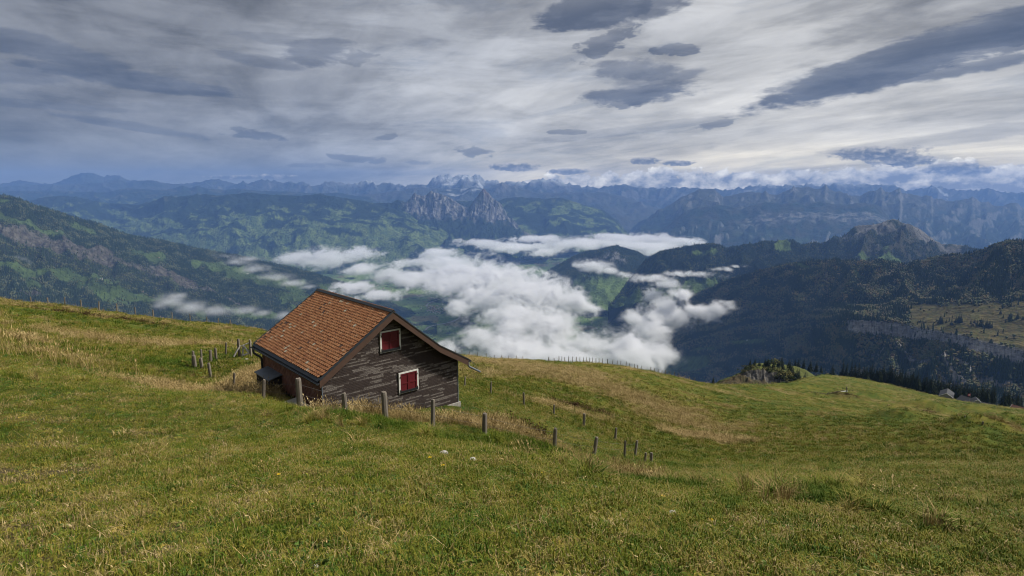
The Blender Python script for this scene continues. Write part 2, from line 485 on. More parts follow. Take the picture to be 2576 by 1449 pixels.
# dry, lush, brown and bare parts of the meadow, as ellipses on the ground
def _zone(lst):
    return [(P(a, b, t)[:2], rx, ry, st) for a, b, t, rx, ry, st in lst]
Z_TALL = _zone([(635, 955, 30, 2.6, 5.0, 1.0), (690, 985, 25, 1.6, 2.6, .75), (620, 925, 35, 1.6, 4.5, .7), (560, 960, 33, 1.0, 2, .3), (850, 1040, 19.5, 1.6, .7, .42), (960, 1038, 21.0, 1.8, .7, .8), (1050, 1058, 21.4, 1.6, .7, .65), (1150, 1080, 21.8, 1.4, .9, .8), (1240, 1095, 22.6, 1.5, 1.1, .8), (1330, 1095, 25.5, 2.2, 1.2, .7),
                (400, 945, 30, 3.0, 3.0, .55), (320, 868, 55, 12, 5, .75), (60, 850, 40, 2.5, 2.0, .6), (130, 880, 34, 3.2, 2.2, .45), (450, 985, 26, 2.0, 1.3, .8), (300, 770, 92, 30, 2.5, .6),
                (1480, 1190, 15.5, 1.4, .7, .55), (1600, 1180, 16.5, 1.0, .8, .7), (1350, 1160, 15, 1.6, .7, .4), (1230, 910, 140, 14, 16, .8), (1350, 930, 125, 22, 14, .9), (1450, 960, 105, 16, 12, .9), (1560, 990, 100, 16, 12, .8), (1640, 1020, 90, 12, 9, .8), (1730, 1060, 75, 9, 7, .9), (1780, 1095, 60, 7, 5, .7), (1420, 1030, 55, 8, 5, .45), (1700, 975, 160, 30, 8, .5), (1880, 1060, 85, 8, 8, .4), (2100, 1100, 60, 10, 6, .3), (1240, 935, 90, 8, 12, .5)])
Z_LUSH = _zone([(1010, 1085, 17.5, 3.2, 1.2, 1), (1350, 1140, 20, 3, 1.6, .9), (1450, 1160, 21, 2.4, 1.8, .9), (1640, 1215, 14.5, 1.3, .9, 1), (1800, 1250, 12, 1.6, .9, .9), (2000, 1275, 10.5, 1.8, .9, .8), (2100, 1320, 8.8, 1.0, .6, .9), (430, 905, 40, 4, 3, .7), (1900, 1000, 190, 24, 12, .6), (2250, 1050, 150, 18, 12, .7), (1700, 1150, 34, 3, 3, .6), (2500, 1250, 14, 3, 3, .4), (1300, 970, 70, 9, 6, .4)])
Z_BARE = _zone([(80, 1200, 8.3, 1.1, .8, .9), (230, 1190, 8.8, .9, .6, .8), (300, 1290, 6.6, .8, .35, .7), (150, 1390, 5.2, .7, .4, .8), (420, 1330, 6.0, .5, .3, .6), (180, 1270, 7.0, 1.0, .4, .8), (60, 1110, 10.0, .9, .5, .7), (330, 1400, 5.0, .6, .3, .7), (240, 1340, 5.8, .5, .3, .7), (640, 1390, 5.0, .3, .2, .5), (760, 1200, 8.6, .5, .3, .5), (1010, 1300, 6.5, .3, .2, .5), (120, 1060, 12, 1.2, .5, .5), (520, 1140, 10.5, .9, .5, .6), (30, 1330, 5.9, .8, .6, .8), (700, 1260, 7.2, .5, .3, .4), (1000, 1120, 12, .6, .3, .5), (1180, 985, 42, 1.2, 4, .5), (380, 1100, 12, .7, .4, .7), (870, 1390, 5.0, .35, .25, .5)])
Z_BROWN = _zone([(280, 800, 84, 11, 2.6, 1), (340, 812, 84, 5, 2.2, 1), (90, 778, 84, 5, 2.0, .7), (1460, 1022, 62, 4.5, 2.2, .9), (2330, 1032, 182, 6, 4, .7), (1330, 1092, 27.5, 1.8, 1.3, .6), (2125, 1002, 205, 8, 4, .8), (2200, 998, 235, 8, 4, .8), (2460, 1034, 215, 7, 4, .6), (2560, 1063, 150, 8, 4, .5), (2400, 985, 440, 50, 5, .4)])
def zval(Z, x, y):
    o = np.zeros(np.shape(x))
    for c, rx, ry, st in Z:
        o = np.maximum(o, st * np.exp(-1.1 * (((x - c[0]) / rx) ** 2 + ((y - c[1]) / ry) ** 2)))
    return o
def zones(x, y):
    wx = x + .6 * fbm(x / 1.7, y / 1.7, 2, 41); wy = y + .6 * fbm(x / 1.7 + 9, y / 1.7, 2, 42)
    r = np.hypot(x, y)
    tall = np.clip(zval(Z_TALL, wx, wy) * (1 + .8 * fbm(x / 2.5, y / 2.5, 3, 43)), 0, 1)
    tall = np.maximum(tall, .55 * sstep(.12, .5, fbm(x / 13, y / 13, 3, 44)) * sstep(35, 80, r))
    return tall, np.clip(zval(Z_LUSH, wx, wy), 0, 1), np.clip(zval(Z_BARE, wx, wy) * (1 + 1.2 * fbm(x / .35, y / .35, 3, 46)), 0, 1), np.clip(zval(Z_BROWN, wx, wy), 0, 1)
def meadow_tint(x, y):
    """0 green .. 1 straw"""
    tall, lush, bare, brown = zones(x, y)
    r = np.hypot(x, y)
    t = .40 + .36 * fbm(x / .9, y / .9, 3, 51) + .30 * fbm(x / 6, y / 6, 4, 52) * sstep(5, 30, r) + .24 * fbm(x / 40, y / 40, 2, 53) * sstep(30, 100, r)
    t = t + .40 * tall - .26 * lush + .32 * bare + .18 * brown
    return np.clip(t, 0, 1), tall, lush, bare, brown

GREEN_STOPS = [(0, (.030, .070, .007)), (.22, (.070, .112, .011)), (.42, (.145, .150, .018)), (.60, (.21, .180, .034)), (.80, (.28, .212, .088)), (1, (.42, .325, .175))]
def ramp_np(t):
    p = [s[0] for s in GREEN_STOPS]
    return np.stack([np.interp(t, p, [s[1][k] for s in GREEN_STOPS]) for k in range(3)], -1)
# mesh: fine in front of the viewer, coarse behind
_az = np.concatenate([np.radians(np.arange(-180, -54, 4.0)), np.radians(np.arange(-53, 53.01, .19)), np.radians(np.arange(56, 179, 4.0))])
_rr = np.concatenate([[0.01, .6, 1.2, 1.8], 2.2 * 1.0128 ** np.arange(0, 445), np.geomspace(2.2 * 1.0128 ** 445 * 1.03, 2300, 26)])
RR, AA = np.meshgrid(_rr, _az, indexing='ij')
X = RR * np.sin(AA); Y = RR * np.cos(AA)
Zg = ground(X, Y)
Zg = np.maximum(Zg, -1330)
tt, tall, lush, bare, brown = meadow_tint(X, Y)
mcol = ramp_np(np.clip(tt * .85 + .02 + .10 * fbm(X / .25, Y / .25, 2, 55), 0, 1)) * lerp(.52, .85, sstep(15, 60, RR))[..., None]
mcol = lerp(mcol, np.array([.085, .062, .038]), (.9 * sstep(.25, .7, bare))[..., None])
mcol = lerp(mcol, np.array([.070, .045, .026]), (.75 * brown)[..., None])
mcol = mcol * (1 + .35 * fbm(X / 1.6, Y / 1.6, 4, 57) * sstep(3, 20, RR))[..., None]
m_meadow, t, b = new_mat('meadow_ground')
g = t.n('ShaderNodeNewGeometry').outputs['Position']
c = attr(t, 'albedo', out='Color')
f1 = t.noise(g, 9.0, 6, .65); f2 = t.noise(g, .9, 5, .65); f3 = t.noise(t.mapv(g, (1, 1, 1)), 55, 3, .6)
c = t.mix(t.rng(f1, .35, .7, 0, .6), c, (.045, .052, .014), 'MIX')
c = t.mix(t.rng(f2, .52, .75, 0, .45), c, (.19, .15, .06))
c = t.mix(t.rng(f3, .55, .8, 0, .4), c, (.20, .165, .08))
t.put(b.inputs['Base Color'], c)
b.inputs['Specular IOR Level'].default_value = .1
b.inputs['Roughness'].default_value = 1.0
h = t.m('ADD', t.m('MULTIPLY', f2, .8), t.m('MULTIPLY', f1, .25))
bump(t, b, h, .9, .35)
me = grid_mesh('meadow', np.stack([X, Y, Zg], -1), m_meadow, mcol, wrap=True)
tag(link(bpy.data.objects.new('meadow', me)), 'steep green and straw coloured alpine meadow', None, None, 'structure')

# ------------------------------------------------------------------ distant hills and mountains: lofted faces
m_land, t, b = new_mat('mountain_land')
g = t.n('ShaderNodeNewGeometry').outputs['Position']
c = attr(t, 'albedo', out='Color')
f1 = t.noise(t.mapv(g, (1, 1, .6)), .035, 5, .7); f2 = t.noise(t.mapv(g, (1, 1, .7)), .006, 5, .65)
c = t.mix(1.0, c, t.ramp(f1, [(.25, (.45, .45, .47)), (.75, (1.5, 1.5, 1.45))]), 'MULTIPLY')
c = t.mix(.7, c, t.ramp(f2, [(.25, (.65, .65, .68)), (.75, (1.3, 1.3, 1.25))]), 'MULTIPLY')
t.put(b.inputs['Base Color'], c)
b.inputs['Specular IOR Level'].default_value = .05
b.inputs['Roughness'].default_value = 1.0
bump(t, b, t.m('ADD', f1, t.m('MULTIPLY', f2, 4.0)), .6, 30.0)

FOREST = np.array([.012, .020, .010]); FIELD = np.array([.062, .092, .028]); ALP = np.array([.050, .052, .028]); ROCK = np.array([.25, .245, .235]); SCREE = np.array([.105, .098, .082])
def mixc(c, k, x): return lerp(c, x if np.ndim(x) > 1 else np.array(x), np.asarray(k)[..., None])
def loft(name, lines, rows, step=2.6, amp=60, lam=700, seed=0, jag=0.0, jlam=60, colorfn=None, label=None, skirt=(60, 300, 900), w0=150, fine=.35, asp=1.4, gain=.42, damp=None):
    """lines: sightings (px, py, km) of successive contour lines from the crest down; the surface is spanned between them"""
    lo = min(l[0][0] for l in lines); hi = max(l[-1][0] for l in lines)
    px = np.arange(lo, hi + .1, step)
    Ls = []; PY = []
    for l in lines:
        a = np.array(l, float)
        py = np.interp(px, a[:, 0], a[:, 1]); tk = np.interp(px, a[:, 0], a[:, 2]) * 1000
        d = (px - 1288) / F; v = (724.5 - py) / F
        Ls.append(np.stack([d, math.cos(PITCH) + v * math.sin(PITCH), -math.sin(PITCH) + v * math.cos(PITCH)], -1) * tk[:, None]); PY.append(py)
    out = [Ls[0][None]]; vv = [np.zeros(1)]
    for i, nr in enumerate(rows):
        f = np.linspace(0, 1, nr + 1)[1:]
        out.append(Ls[i][None] + (Ls[i + 1] - Ls[i])[None] * f[:, None, None]); vv.append(i + f)
    G = np.concatenate(out); vrow = np.concatenate(vv)
    PX = np.broadcast_to(px, G.shape[:2]); VV = np.broadcast_to(vrow[:, None], G.shape[:2])
    tm = np.hypot(Ls[0][:, 0], Ls[0][:, 1]).mean()
    S = PX * tm / F
    seg = np.linalg.norm(np.diff(G, axis=0), axis=2).mean(1)
    D = np.broadcast_to(np.concatenate([[0], np.cumsum(seg)])[:, None], G.shape[:2])
    w = sstep(0, w0, D)
    warp = .5 * fbm(S / lam / 1.3, D / lam / 1.3, 3, seed + 90)
    disp = amp * (ridged(S / lam + .35 * D / lam + warp, D / (lam * asp) + .3 * warp, 4, seed, gain) - .45) + amp * fine * fbm(S / lam * 4, D / lam * 4, 4, seed + 50)
    cj = jag * (1 - sstep(0, w0 * .5, D)) * fbm(S / jlam, D / jlam, 4, seed + 70)
    fw = G[..., 1] * math.cos(PITCH) - G[..., 2] * math.sin(PITCH)
    PYG = 724.5 - F * (G[..., 1] * math.sin(PITCH) + G[..., 2] * math.cos(PITCH)) / fw
    G = G.copy()
    if damp is not None: disp = disp * damp(VV)
    G[..., 2] += w * disp + cj
    e1 = np.gradient(G, axis=1); e0 = np.gradient(G, axis=0)
    nn = np.cross(e1, -e0); nn /= np.linalg.norm(nn, axis=2)[..., None] + 1e-9
    ctx = dict(px=PX, v=VV, s=S, d=D, z=G[..., 2], nz=np.abs(nn[..., 2]), n=nn, seed=seed, py=PYG)
    C, forest = colorfn(ctx)
    bk = []
    for dist in skirt:
        r = G[0].copy(); u = r[:, :2] / np.linalg.norm(r[:, :2], axis=1)[:, None]
        r[:, :2] += u * dist; r[:, 2] -= dist * .55
        bk.insert(0, r)
    G2 = np.concatenate([np.array(bk), G]); C2 = np.concatenate([np.repeat(C[:1], len(bk), 0), C])
    me = grid_mesh(name, G2, m_land, C2, flip=True)
    o = link(bpy.data.objects.new(name, me))
    tag(o, label, None, None, 'structure')
    return dict(G=G, forest=forest, ctx=ctx)
def k3(s): return [(a, b, s) for a, b in s]
def L_(t, *p): return [(a, b, t) for a, b in p]

def c_far(x):
    s, d, z, nz = x['s'], x['d'], x['z'], x['nz']
    n = fbm(s / 900, d / 600, 4, x['seed'] + 5)
    c = np.broadcast_to(np.array([.045, .05, .042]), z.shape + (3,))
    c = mixc(c, sstep(-.1, .3, n) * .8, [.025, .034, .024])
    rock = sstep(.80, .55, nz + .15 * n) * sstep(-700, -100, z)
    c = mixc(c, rock * .6, ROCK * .5)
    snow = sstep(150, 420, z + 320 * n) * sstep(.35, .7, nz) * sstep(700, 1000, x['px']) * sstep(900, 200, d)
    glac = ((np.abs(x['px'] - 1155) < 60) | (np.abs(x['px'] - 1900) < 30) | (np.abs(x['px'] - 2360) < 25)) * sstep(60, 300, d + 200 * n) * sstep(900, 500, d)
    c = mixc(c, np.clip(snow * .38 + glac * sstep(.0, .25, fbm(s / 500, d / 250, 4, 8)) * .5, 0, 1), [.75, .78, .8])
    return c, None
def c_hill(x, lowgreen=.5, fscale=420):
    s, d, z = x['s'], x['d'], x['z']
    n = fbm(s / fscale + .4 * d / fscale, d / (fscale * .62), 5, x['seed'] + 5, .58)
    n2 = fbm(s / 1800, d / 900, 3, x['seed'] + 6)
    q = n + .35 * n2 - .10 + lowgreen * (sstep(-50, -900, z) - .45)
    forest = sstep(.06, -.06, q)
    cell = np.floor(s / 170 + .8 * fbm(s / 300, d / 300, 2, 3)).astype(np.int64) * 7 + np.floor(d / 120 + .8 * fbm(s / 300 + 5, d / 300, 2, 4)).astype(np.int64) * 13
    rv = ((cell * 2654435761) % 1000) / 1000.0
    field = lerp(np.array([.060, .092, .026]), np.array([.12, .155, .050]), rv[..., None])
    field = mixc(field, sstep(-350, -50, z), ALP)
    field = mixc(field, sstep(.16, .34, fbm(s / 48, d / 40, 3, x['seed'] + 31)) * .85, FOREST * 1.3)
    hedge = sstep(.035, .01, np.abs(fbm(s / 260 + .5 * d / 260, d / 170, 3, x['seed'] + 33)))
    field = mixc(field, hedge * .8, FOREST * 1.3)
    c = mixc(field, forest, FOREST * 1.1)
    return c, forest
def c_alp(x):
    s, d, z, nz = x['s'], x['d'], x['z'], x['nz']
    n = fbm(s / 500, d / 300, 5, x['seed'] + 5, .58)
    c = np.broadcast_to(ALP * .9, z.shape + (3,))
    c = mixc(c, sstep(.15, -.15, n + .0012 * (z + 480)), FOREST * 1.3)
    c = mixc(c, sstep(.74, .5, nz + .2 * n) * .6, ROCK * .7)
    c = mixc(c, sstep(.2, .5, fbm(s / 260, d / 700, 4, x['seed'] + 9)) * sstep(-600, -200, z) * .45, ROCK * .75)
    return c, None
SEA = -1290.0
loft('mountain', [L_(21.5, (-450, 466), (-300, 462), (0, 464), (50, 452.5), (67, 456), (110, 462.5), (140, 461), (180, 442.5), (207, 435), (222, 433.5), (247, 439), (263, 446), (270, 440), (283, 441), (303, 442), (320, 452.5), (350, 455), (380, 459), (443, 463), (480, 461), (507, 456), (533, 451), (553, 452), (573, 457.5), (600, 463), (660, 470)),
                  L_(19.7, (-450, 500), (660, 500))], [30], 3.2, 260, 2200, 1, 70, 300, c_far, 'hazy blue table shaped massif on the far left horizon', w0=500)
loft('mountain', [L_(19.5, (-450, 473), (-300, 470), (0, 469), (110, 464), (167, 464), (267, 459), (297, 450), (317, 457.5), (363, 454), (383, 453), (400, 457.5), (417, 462), (443, 462.5), (480, 470), (560, 476), (640, 482)),
                  L_(18, (-450, 512), (640, 512))], [30], 3.2, 150, 1500, 2, 50, 250, c_far, 'dark blue wooded ridge in front of the far left massif', w0=400)
loft('mountain', [L_(21, (440, 476), (470, 473), (500, 464), (517, 458), (540, 469), (570, 470), (587, 466), (610, 456), (625, 463), (640, 457), (655, 453), (690, 453), (700, 457), (713, 463), (725, 456), (740, 461), (765, 457), (785, 470), (800, 465), (830, 455), (847, 458), (882, 462.5), (915, 457.5), (922, 452.5), (932, 454), (945, 462.5), (982, 459), (999, 464), (1029, 466), (1044, 462), (1059, 467.5), (1072, 466), (1092, 447.5), (1110, 437.5), (1132, 441), (1149, 442.5), (1169, 439), (1189, 444), (1199, 440), (1207, 439), (1219, 452.5), (1249, 454), (1259, 461), (1279, 456), (1302, 457.5), (1325, 459), (1349, 451), (1365, 449), (1382, 454), (1405, 452.5), (1422, 461), (1432, 460), (1445, 466), (1469, 469), (1509, 472.5), (1552, 464), (1569, 463), (1585, 467.5), (1599, 469), (1619, 471), (1659, 474), (1717, 471), (1751, 474), (1834, 477.5), (1864, 472.5), (1897, 467.5), (1931, 464), (1951, 467.5), (1984, 465), (2004, 466), (2031, 461), (2044, 462.5), (2051, 467.5), (2094, 463), (2184, 464), (2251, 466), (2284, 481), (2317, 474), (2351, 468.5), (2367, 467.5), (2384, 476), (2411, 477.5), (2451, 479), (2484, 473), (2501, 479), (2534, 484), (2576, 486), (2950, 490)),
                  L_(18.8, (440, 520), (1000, 530), (1700, 545), (2950, 545))], [46], 2.2, 380, 2000, 3, 140, 230, c_far, 'jagged hazy blue alpine range with snow patches along the horizon', w0=500, fine=.5)
loft('mountain', [L_(17, (-700, 480), (0, 482.5), (43, 480), (70, 481), (167, 481.5), (200, 482.5), (267, 484), (290, 479), (317, 473), (367, 476.5), (417, 477.5), (447, 471), (460, 466), (477, 474), (497, 466.5), (520, 474), (560, 478), (600, 474), (650, 480), (720, 482), (790, 487), (850, 484), (940, 500)),
                  L_(14, (-700, 530), (940, 530))], [30], 3.0, 130, 1100, 4, 30, 200, lambda x: c_hill(x, .2, 700), 'blue wooded hill chain beyond the green hills', w0=300)
loft('mountain', [L_(18, (900, 490), (1000, 482), (1055, 470), (1092, 474), (1140, 474), (1200, 472), (1229, 475), (1259, 461), (1264, 459), (1275, 466), (1285, 467.5), (1295, 464), (1302, 471), (1325, 477.5), (1342, 482.5), (1392, 486), (1459, 482.5), (1525, 484), (1575, 496), (1625, 516), (1700, 535), (1800, 560)),
                  L_(15, (900, 540), (1400, 545), (1500, 560), (1600, 590), (1800, 600))], [40], 2.6, 300, 1900, 5, 50, 300, c_far, 'blue rocky range behind the twin rock peaks', w0=400, fine=.5)
loft('mountain', [L_(15, (1560, 600), (1590, 580), (1610, 560), (1640, 540), (1680, 518), (1717, 494), (1737, 486), (1757, 477.5), (1777, 475), (1797, 476), (1807, 484), (1820, 496), (1834, 492.5), (1851, 488.5), (1877, 482.5), (1904, 484), (1931, 486), (1951, 490), (1964, 486), (1984, 477.5), (1997, 472.5), (2017, 471), (2034, 469), (2051, 476), (2064, 474), (2076, 464), (2084, 474), (2101, 482.5), (2111, 481), (2134, 491), (2161, 492.5), (2184, 482.5), (2201, 481), (2211, 474), (2217, 470), (2226, 482.5), (2237, 484), (2251, 477.5), (2264, 472.5), (2269, 486), (2291, 487.5), (2311, 492.5), (2317, 496), (2327, 491), (2344, 492.5), (2347, 499), (2371, 501), (2384, 506), (2417, 504), (2431, 501), (2446, 494), (2457, 501), (2467, 509), (2484, 507.5), (2501, 517.5), (2511, 519), (2534, 514), (2551, 509), (2561, 511), (2571, 522.5), (2576, 526), (2700, 540), (2900, 550), (3200, 560)),
                  L_(10.5, (1560, 640), (1700, 640), (2300, 650), (3200, 660))], [64], 2.2, 230, 1500, 6, 45, 220, c_alp, 'jagged blue grey mountain chain on the right', w0=350, fine=.5)
def c_cliff(x):
    s, d, z, nz, v = x['s'], x['d'], x['z'], x['nz'], x['v']
    n = fbm(s / 420, d / 260, 5, x['seed'] + 5, .58)
    c = np.broadcast_to(ALP * .7, z.shape + (3,))
    c = mixc(c, sstep(.12, -.15, n), FOREST * 1.4)
    band = sstep(.5, .62, v + .25 * n) * sstep(1.15, 1.0, v + .2 * n) * sstep(1840, 1900, x['px']) * sstep(2250, 2230, x['px'])
    streak = .65 + .5 * fbm(s / 60, d / 300, 3, 9)
    c = mixc(c, np.clip(band * streak * sstep(-.25, .2, fbm(s / 240, d / 120, 3, 13)), 0, 1), ROCK * .72)
    low = sstep(1.15, 1.4, v + .3 * n)
    c = mixc(c, low * sstep(.0, .3, fbm(s / 700, d / 500, 4, 19)) * .7, [.055, .085, .03])
    return c, None
loft('mountain', [L_(12.6, (1570, 665), (1600, 640), (1640, 606), (1690, 560), (1717, 535), (1737, 526), (1774, 519), (1801, 516), (1834, 519), (1867, 526), (1884, 519), (1924, 509), (1944, 508.5), (1971, 512.5), (2001, 509), (2027, 516), (2051, 509), (2067, 507.5), (2101, 514), (2134, 514), (2157, 511), (2184, 510), (2211, 517.5), (2224, 532.5), (2237, 549), (2260, 570), (2300, 600)),
                  L_(12.0, (1570, 670), (1640, 625), (1700, 585), (1800, 570), (1900, 562), (2000, 548), (2100, 546), (2200, 545), (2240, 560), (2300, 606)),
                  L_(10.6, (1570, 672), (2300, 665))], [26, 34], 2.2, 85, 800, 7, 25, 150, c_cliff, 'flat topped blue mountain with a pale cliff band', w0=150, fine=.5)
def c_mythen(x):
    s, d, z, nz, v, px = x['s'], x['d'], x['z'], x['nz'], x['v'], x['px']
    n = fbm(s / 260, d / 200, 5, x['seed'] + 5, .6)
    st = fbm(s / 45 + d / 300, d / 260, 4, x['seed'] + 15)
    c = np.broadcast_to(FOREST * 1.2, z.shape + (3,))
    rock = sstep(1.12, .92, v + .35 * n + .12 * st) * sstep(1005, 1035, px)
    rc = lerp(ROCK * .28, ROCK * .82, sstep(-.2, .35, st)[..., None])
    rc = mixc(rc, sstep(.05, .3, fbm(s / 90 - d / 160, d / 120, 4, 77)) * sstep(.75, .2, v) * .75, FOREST * 2.0)
    rc = mixc(rc, (np.abs(px - 1215) < 16) * sstep(.30, .1, v) * .8, [.10, .075, .06])
    c = mixc(c, rock, rc)
    c = mixc(c, sstep(1.3, 1.55, v + .4 * n) * sstep(.12, .3, fbm(s / 500, d / 380, 4, 29)) * .8, FIELD * .8)
    return c, None
loft('mountain', [L_(12.2, (840, 520), (920, 512), (985, 510), (1002, 502), (1022, 509), (1032, 499), (1042, 484), (1050, 489), (1060, 492.5), (1072, 491), (1085, 479), (1095, 484), (1105, 487.5), (1115, 490), (1135, 499), (1149, 509), (1165, 519), (1179, 521), (1189, 509), (1195, 499), (1202, 492.5), (1209, 482.5), (1215, 474), (1220, 476), (1225, 483), (1232, 488), (1239, 498), (1252, 507), (1262, 514), (1272, 531), (1280, 552), (1300, 566), (1340, 590), (1400, 610)),
                  L_(11.8, (840, 545), (985, 538), (1040, 536), (1090, 543), (1140, 545), (1180, 549), (1215, 545), (1280, 560), (1340, 598), (1400, 615)),
                  L_(10.3, (840, 640), (1400, 640))], [44, 40], 1.5, 150, 360, 8, 18, 90, c_mythen, 'twin pale rock peaks above dark forest', w0=110, fine=.5, asp=1.8, gain=.5)
loft('mountain', [L_(13.6, (1000, 520), (1060, 510), (1150, 505), (1252, 506), (1269, 499), (1302, 496), (1342, 497.5), (1369, 501), (1392, 497.5), (1412, 497), (1439, 506), (1465, 514), (1492, 522.5), (1519, 529), (1532, 539), (1552, 552.5), (1562, 566), (1579, 582.5), (1592, 594), (1640, 625)),
                  L_(11.2, (1000, 640), (1300, 640), (1500, 625), (1592, 618), (1640, 640))], [54], 2.2, 150, 1200, 9, 25, 150, lambda x: c_hill(x, .05, 600), 'dark wooded mountain flank right of the twin peaks', w0=250)
loft('hill', [[(-500, 520, 13), (0, 512, 13), (70, 506, 13), (110, 496, 13), (153, 492, 13), (187, 495, 13), (217, 500, 13), (253, 509, 13), (277, 511, 13), (310, 512.5, 12.6), (343, 516, 12.4), (370, 511, 12.3), (390, 504, 12.2), (413, 494, 12), (430, 492, 12), (443, 496, 12), (460, 493, 12), (493, 490, 12), (520, 488.5, 12), (547, 492, 12), (567, 490, 12), (600, 487.5, 12), (623, 484, 12), (643, 486, 12), (687, 490, 12), (717, 491, 12), (750, 492.5, 12), (783, 490, 12), (807, 486.5, 12), (827, 492.5, 12), (859, 497.5, 12), (920, 506, 12), (985, 524, 11.9), (1020, 538, 11.8), (1060, 556, 11.6), (1100, 574, 11.4), (1150, 596, 11.2), (1220, 630, 11)],
              [(-500, 600, 10.5), (300, 590, 10.5), (600, 580, 10.4), (900, 590, 10.3), (1050, 610, 10.3), (1220, 650, 10.4)],
              [(-500, 690, 9.3), (400, 700, 9.2), (700, 705, 9.0), (900, 704, 9.0), (1100, 690, 9.4), (1220, 680, 9.8)]], [44, 44], 2.2, 150, 1500, 10, 22, 110, lambda x: c_hill(x, .5, 620), 'broad green hills patched with dark forest', w0=200, fine=.4)
hill_k = loft('hill', [[(1340, 715, 7.0), (1375, 683, 7.0), (1392, 672.5, 7.1), (1419, 657.5, 7.2), (1442, 644, 7.2), (1469, 632.5, 7.2), (1492, 629, 7.2), (1509, 627.5, 7.2), (1529, 621, 7.2), (1552, 616, 7.2), (1562, 621, 7.2), (1575, 624, 7.2), (1592, 629, 7.2), (1612, 636, 7.2), (1625, 646, 7.2), (1635, 651, 7.2), (1660, 668, 7.1), (1700, 695, 7.0), (1760, 735, 6.8), (1800, 765, 6.6)],
                       [(1340, 780, 6.0), (1500, 775, 6.0), (1700, 775, 6.0), (1800, 790, 6.0)]], [40], 2.0, 70, 420, 11, 14, 40,
              lambda x: (lambda n: (mixc(lerp(FOREST, FIELD * 1.5, sstep(.45, .6, x['v'] + .25 * n)[..., None]), sstep(.12, .2, x['v'] + .06 * n) * sstep(.36, .28, x['v'] + .12 * n) * sstep(.0, .25, n + .15) * sstep(1450, 1490, x['px']) * sstep(1585, 1560, x['px']), ROCK * .9), sstep(.6, .45, x['v'] + .25 * n)))(fbm(x['s'] / 90, x['d'] / 120, 4, 5)), 'dark wooded hill with a small pale cliff among the valley clouds', w0=120)
def c_hoch(x):
    s, d, z, v, px = x['s'], x['d'], x['z'], x['v'], x['px']
    n = fbm(s / 200, d / 150, 5, x['seed'] + 5, .6)
    forest = np.ones(z.shape)
    c = np.broadcast_to(FOREST * 1.05, z.shape + (3,))
    bald = sstep(2090, 2180, px) * sstep(2470, 2380, px)
    c = mixc(c, bald * sstep(-.25, .2, n) * .75, [.048, .044, .026])
    rk = np.clip(sstep(.22, .10, v + .12 * n) * bald + .8 * sstep(.22, .4, fbm(s / 60, d / 200, 4, 33)) * bald * sstep(.6, .3, v), 0, 1)
    c = mixc(c, rk * sstep(-.3, .1, n), ROCK * .48)
    fld = np.zeros(z.shape)
    for a, vv, ra, rv in [(2175, .62, 26, .10), (2240, .70, 30, .09), (1775, .16, 36, .06), (1965, .10, 26, .10), (2225, .56, 10, .05), (1800, .75, 60, .1)]:
        fld = np.maximum(fld, sstep(1.1, .7, ((px - a) / ra) ** 2 + ((v - vv) / rv) ** 2 + 1.2 * n))
    fld = np.maximum(fld, sstep(.62, .75, v + .3 * n) * sstep(1900, 1760, px))
    c = mixc(c, fld, FIELD * 1.1)
    return c, np.clip(forest - bald * sstep(-.25, .2, n) - rk - fld * 1.5, 0, 1)
hill_j = loft('mountain', [[(1530, 776, 5.2), (1555, 742, 5.4), (1580, 708, 5.6), (1600, 682, 5.6), (1625, 652, 5.6), (1640, 644, 5.6), (1660, 632, 5.6), (1717, 621, 5.6), (1751, 616, 5.6), (1777, 612.5, 5.6), (1797, 612, 5.6), (1814, 617.5, 5.6), (1827, 623, 5.6), (1857, 619, 5.6), (1871, 613, 5.6), (1894, 612.5, 5.6), (1917, 608.5, 5.6), (1951, 606.5, 5.6), (1977, 602.5, 5.6), (1994, 604, 5.6), (2014, 616, 5.6), (2031, 613, 5.6), (2051, 610, 5.6), (2071, 612.5, 5.6), (2084, 604, 5.6), (2111, 597.5, 5.6), (2126, 592.5, 5.6), (2137, 581, 5.6), (2151, 569, 5.6), (2171, 566, 5.6), (2194, 565, 5.6), (2217, 561, 5.6), (2231, 554, 5.6), (2244, 551, 5.6), (2257, 552.5, 5.6), (2271, 561, 5.6), (2291, 566, 5.6), (2311, 574, 5.6), (2324, 584, 5.6), (2344, 599, 5.6), (2361, 609, 5.6), (2367, 614, 5.6), (2397, 614, 5.6), (2434, 619, 5.6), (2464, 629, 5.5), (2520, 645, 5.5), (2600, 665, 5.4), (2700, 690, 5.4)],
                           [(1530, 778, 5.15), (1600, 772, 4.9), (1800, 745, 4.7), (2000, 720, 4.6), (2300, 700, 4.5), (2700, 730, 4.5)]], [64], 2.0, 110, 420, 12, 14, 40, c_hoch, 'dark pyramid shaped peak with a rocky crest', w0=120, fine=.45)
def stripe(x, line, half, n, k=.9):
    """soft band along a polyline of sightings (px, py) lying on the face"""
    p_ = np.array(line, float)
    yc = np.interp(x['px'], p_[:, 0], p_[:, 1])
    e = np.abs(x['py'] - yc) / half + k * n
    lim = sstep(p_[0, 0] - 12, p_[0, 0] + 12, x['px'] + 14 * n) * sstep(p_[-1, 0] + 12, p_[-1, 0] - 12, x['px'] + 14 * n)
    return sstep(1.15, .75, e) * lim
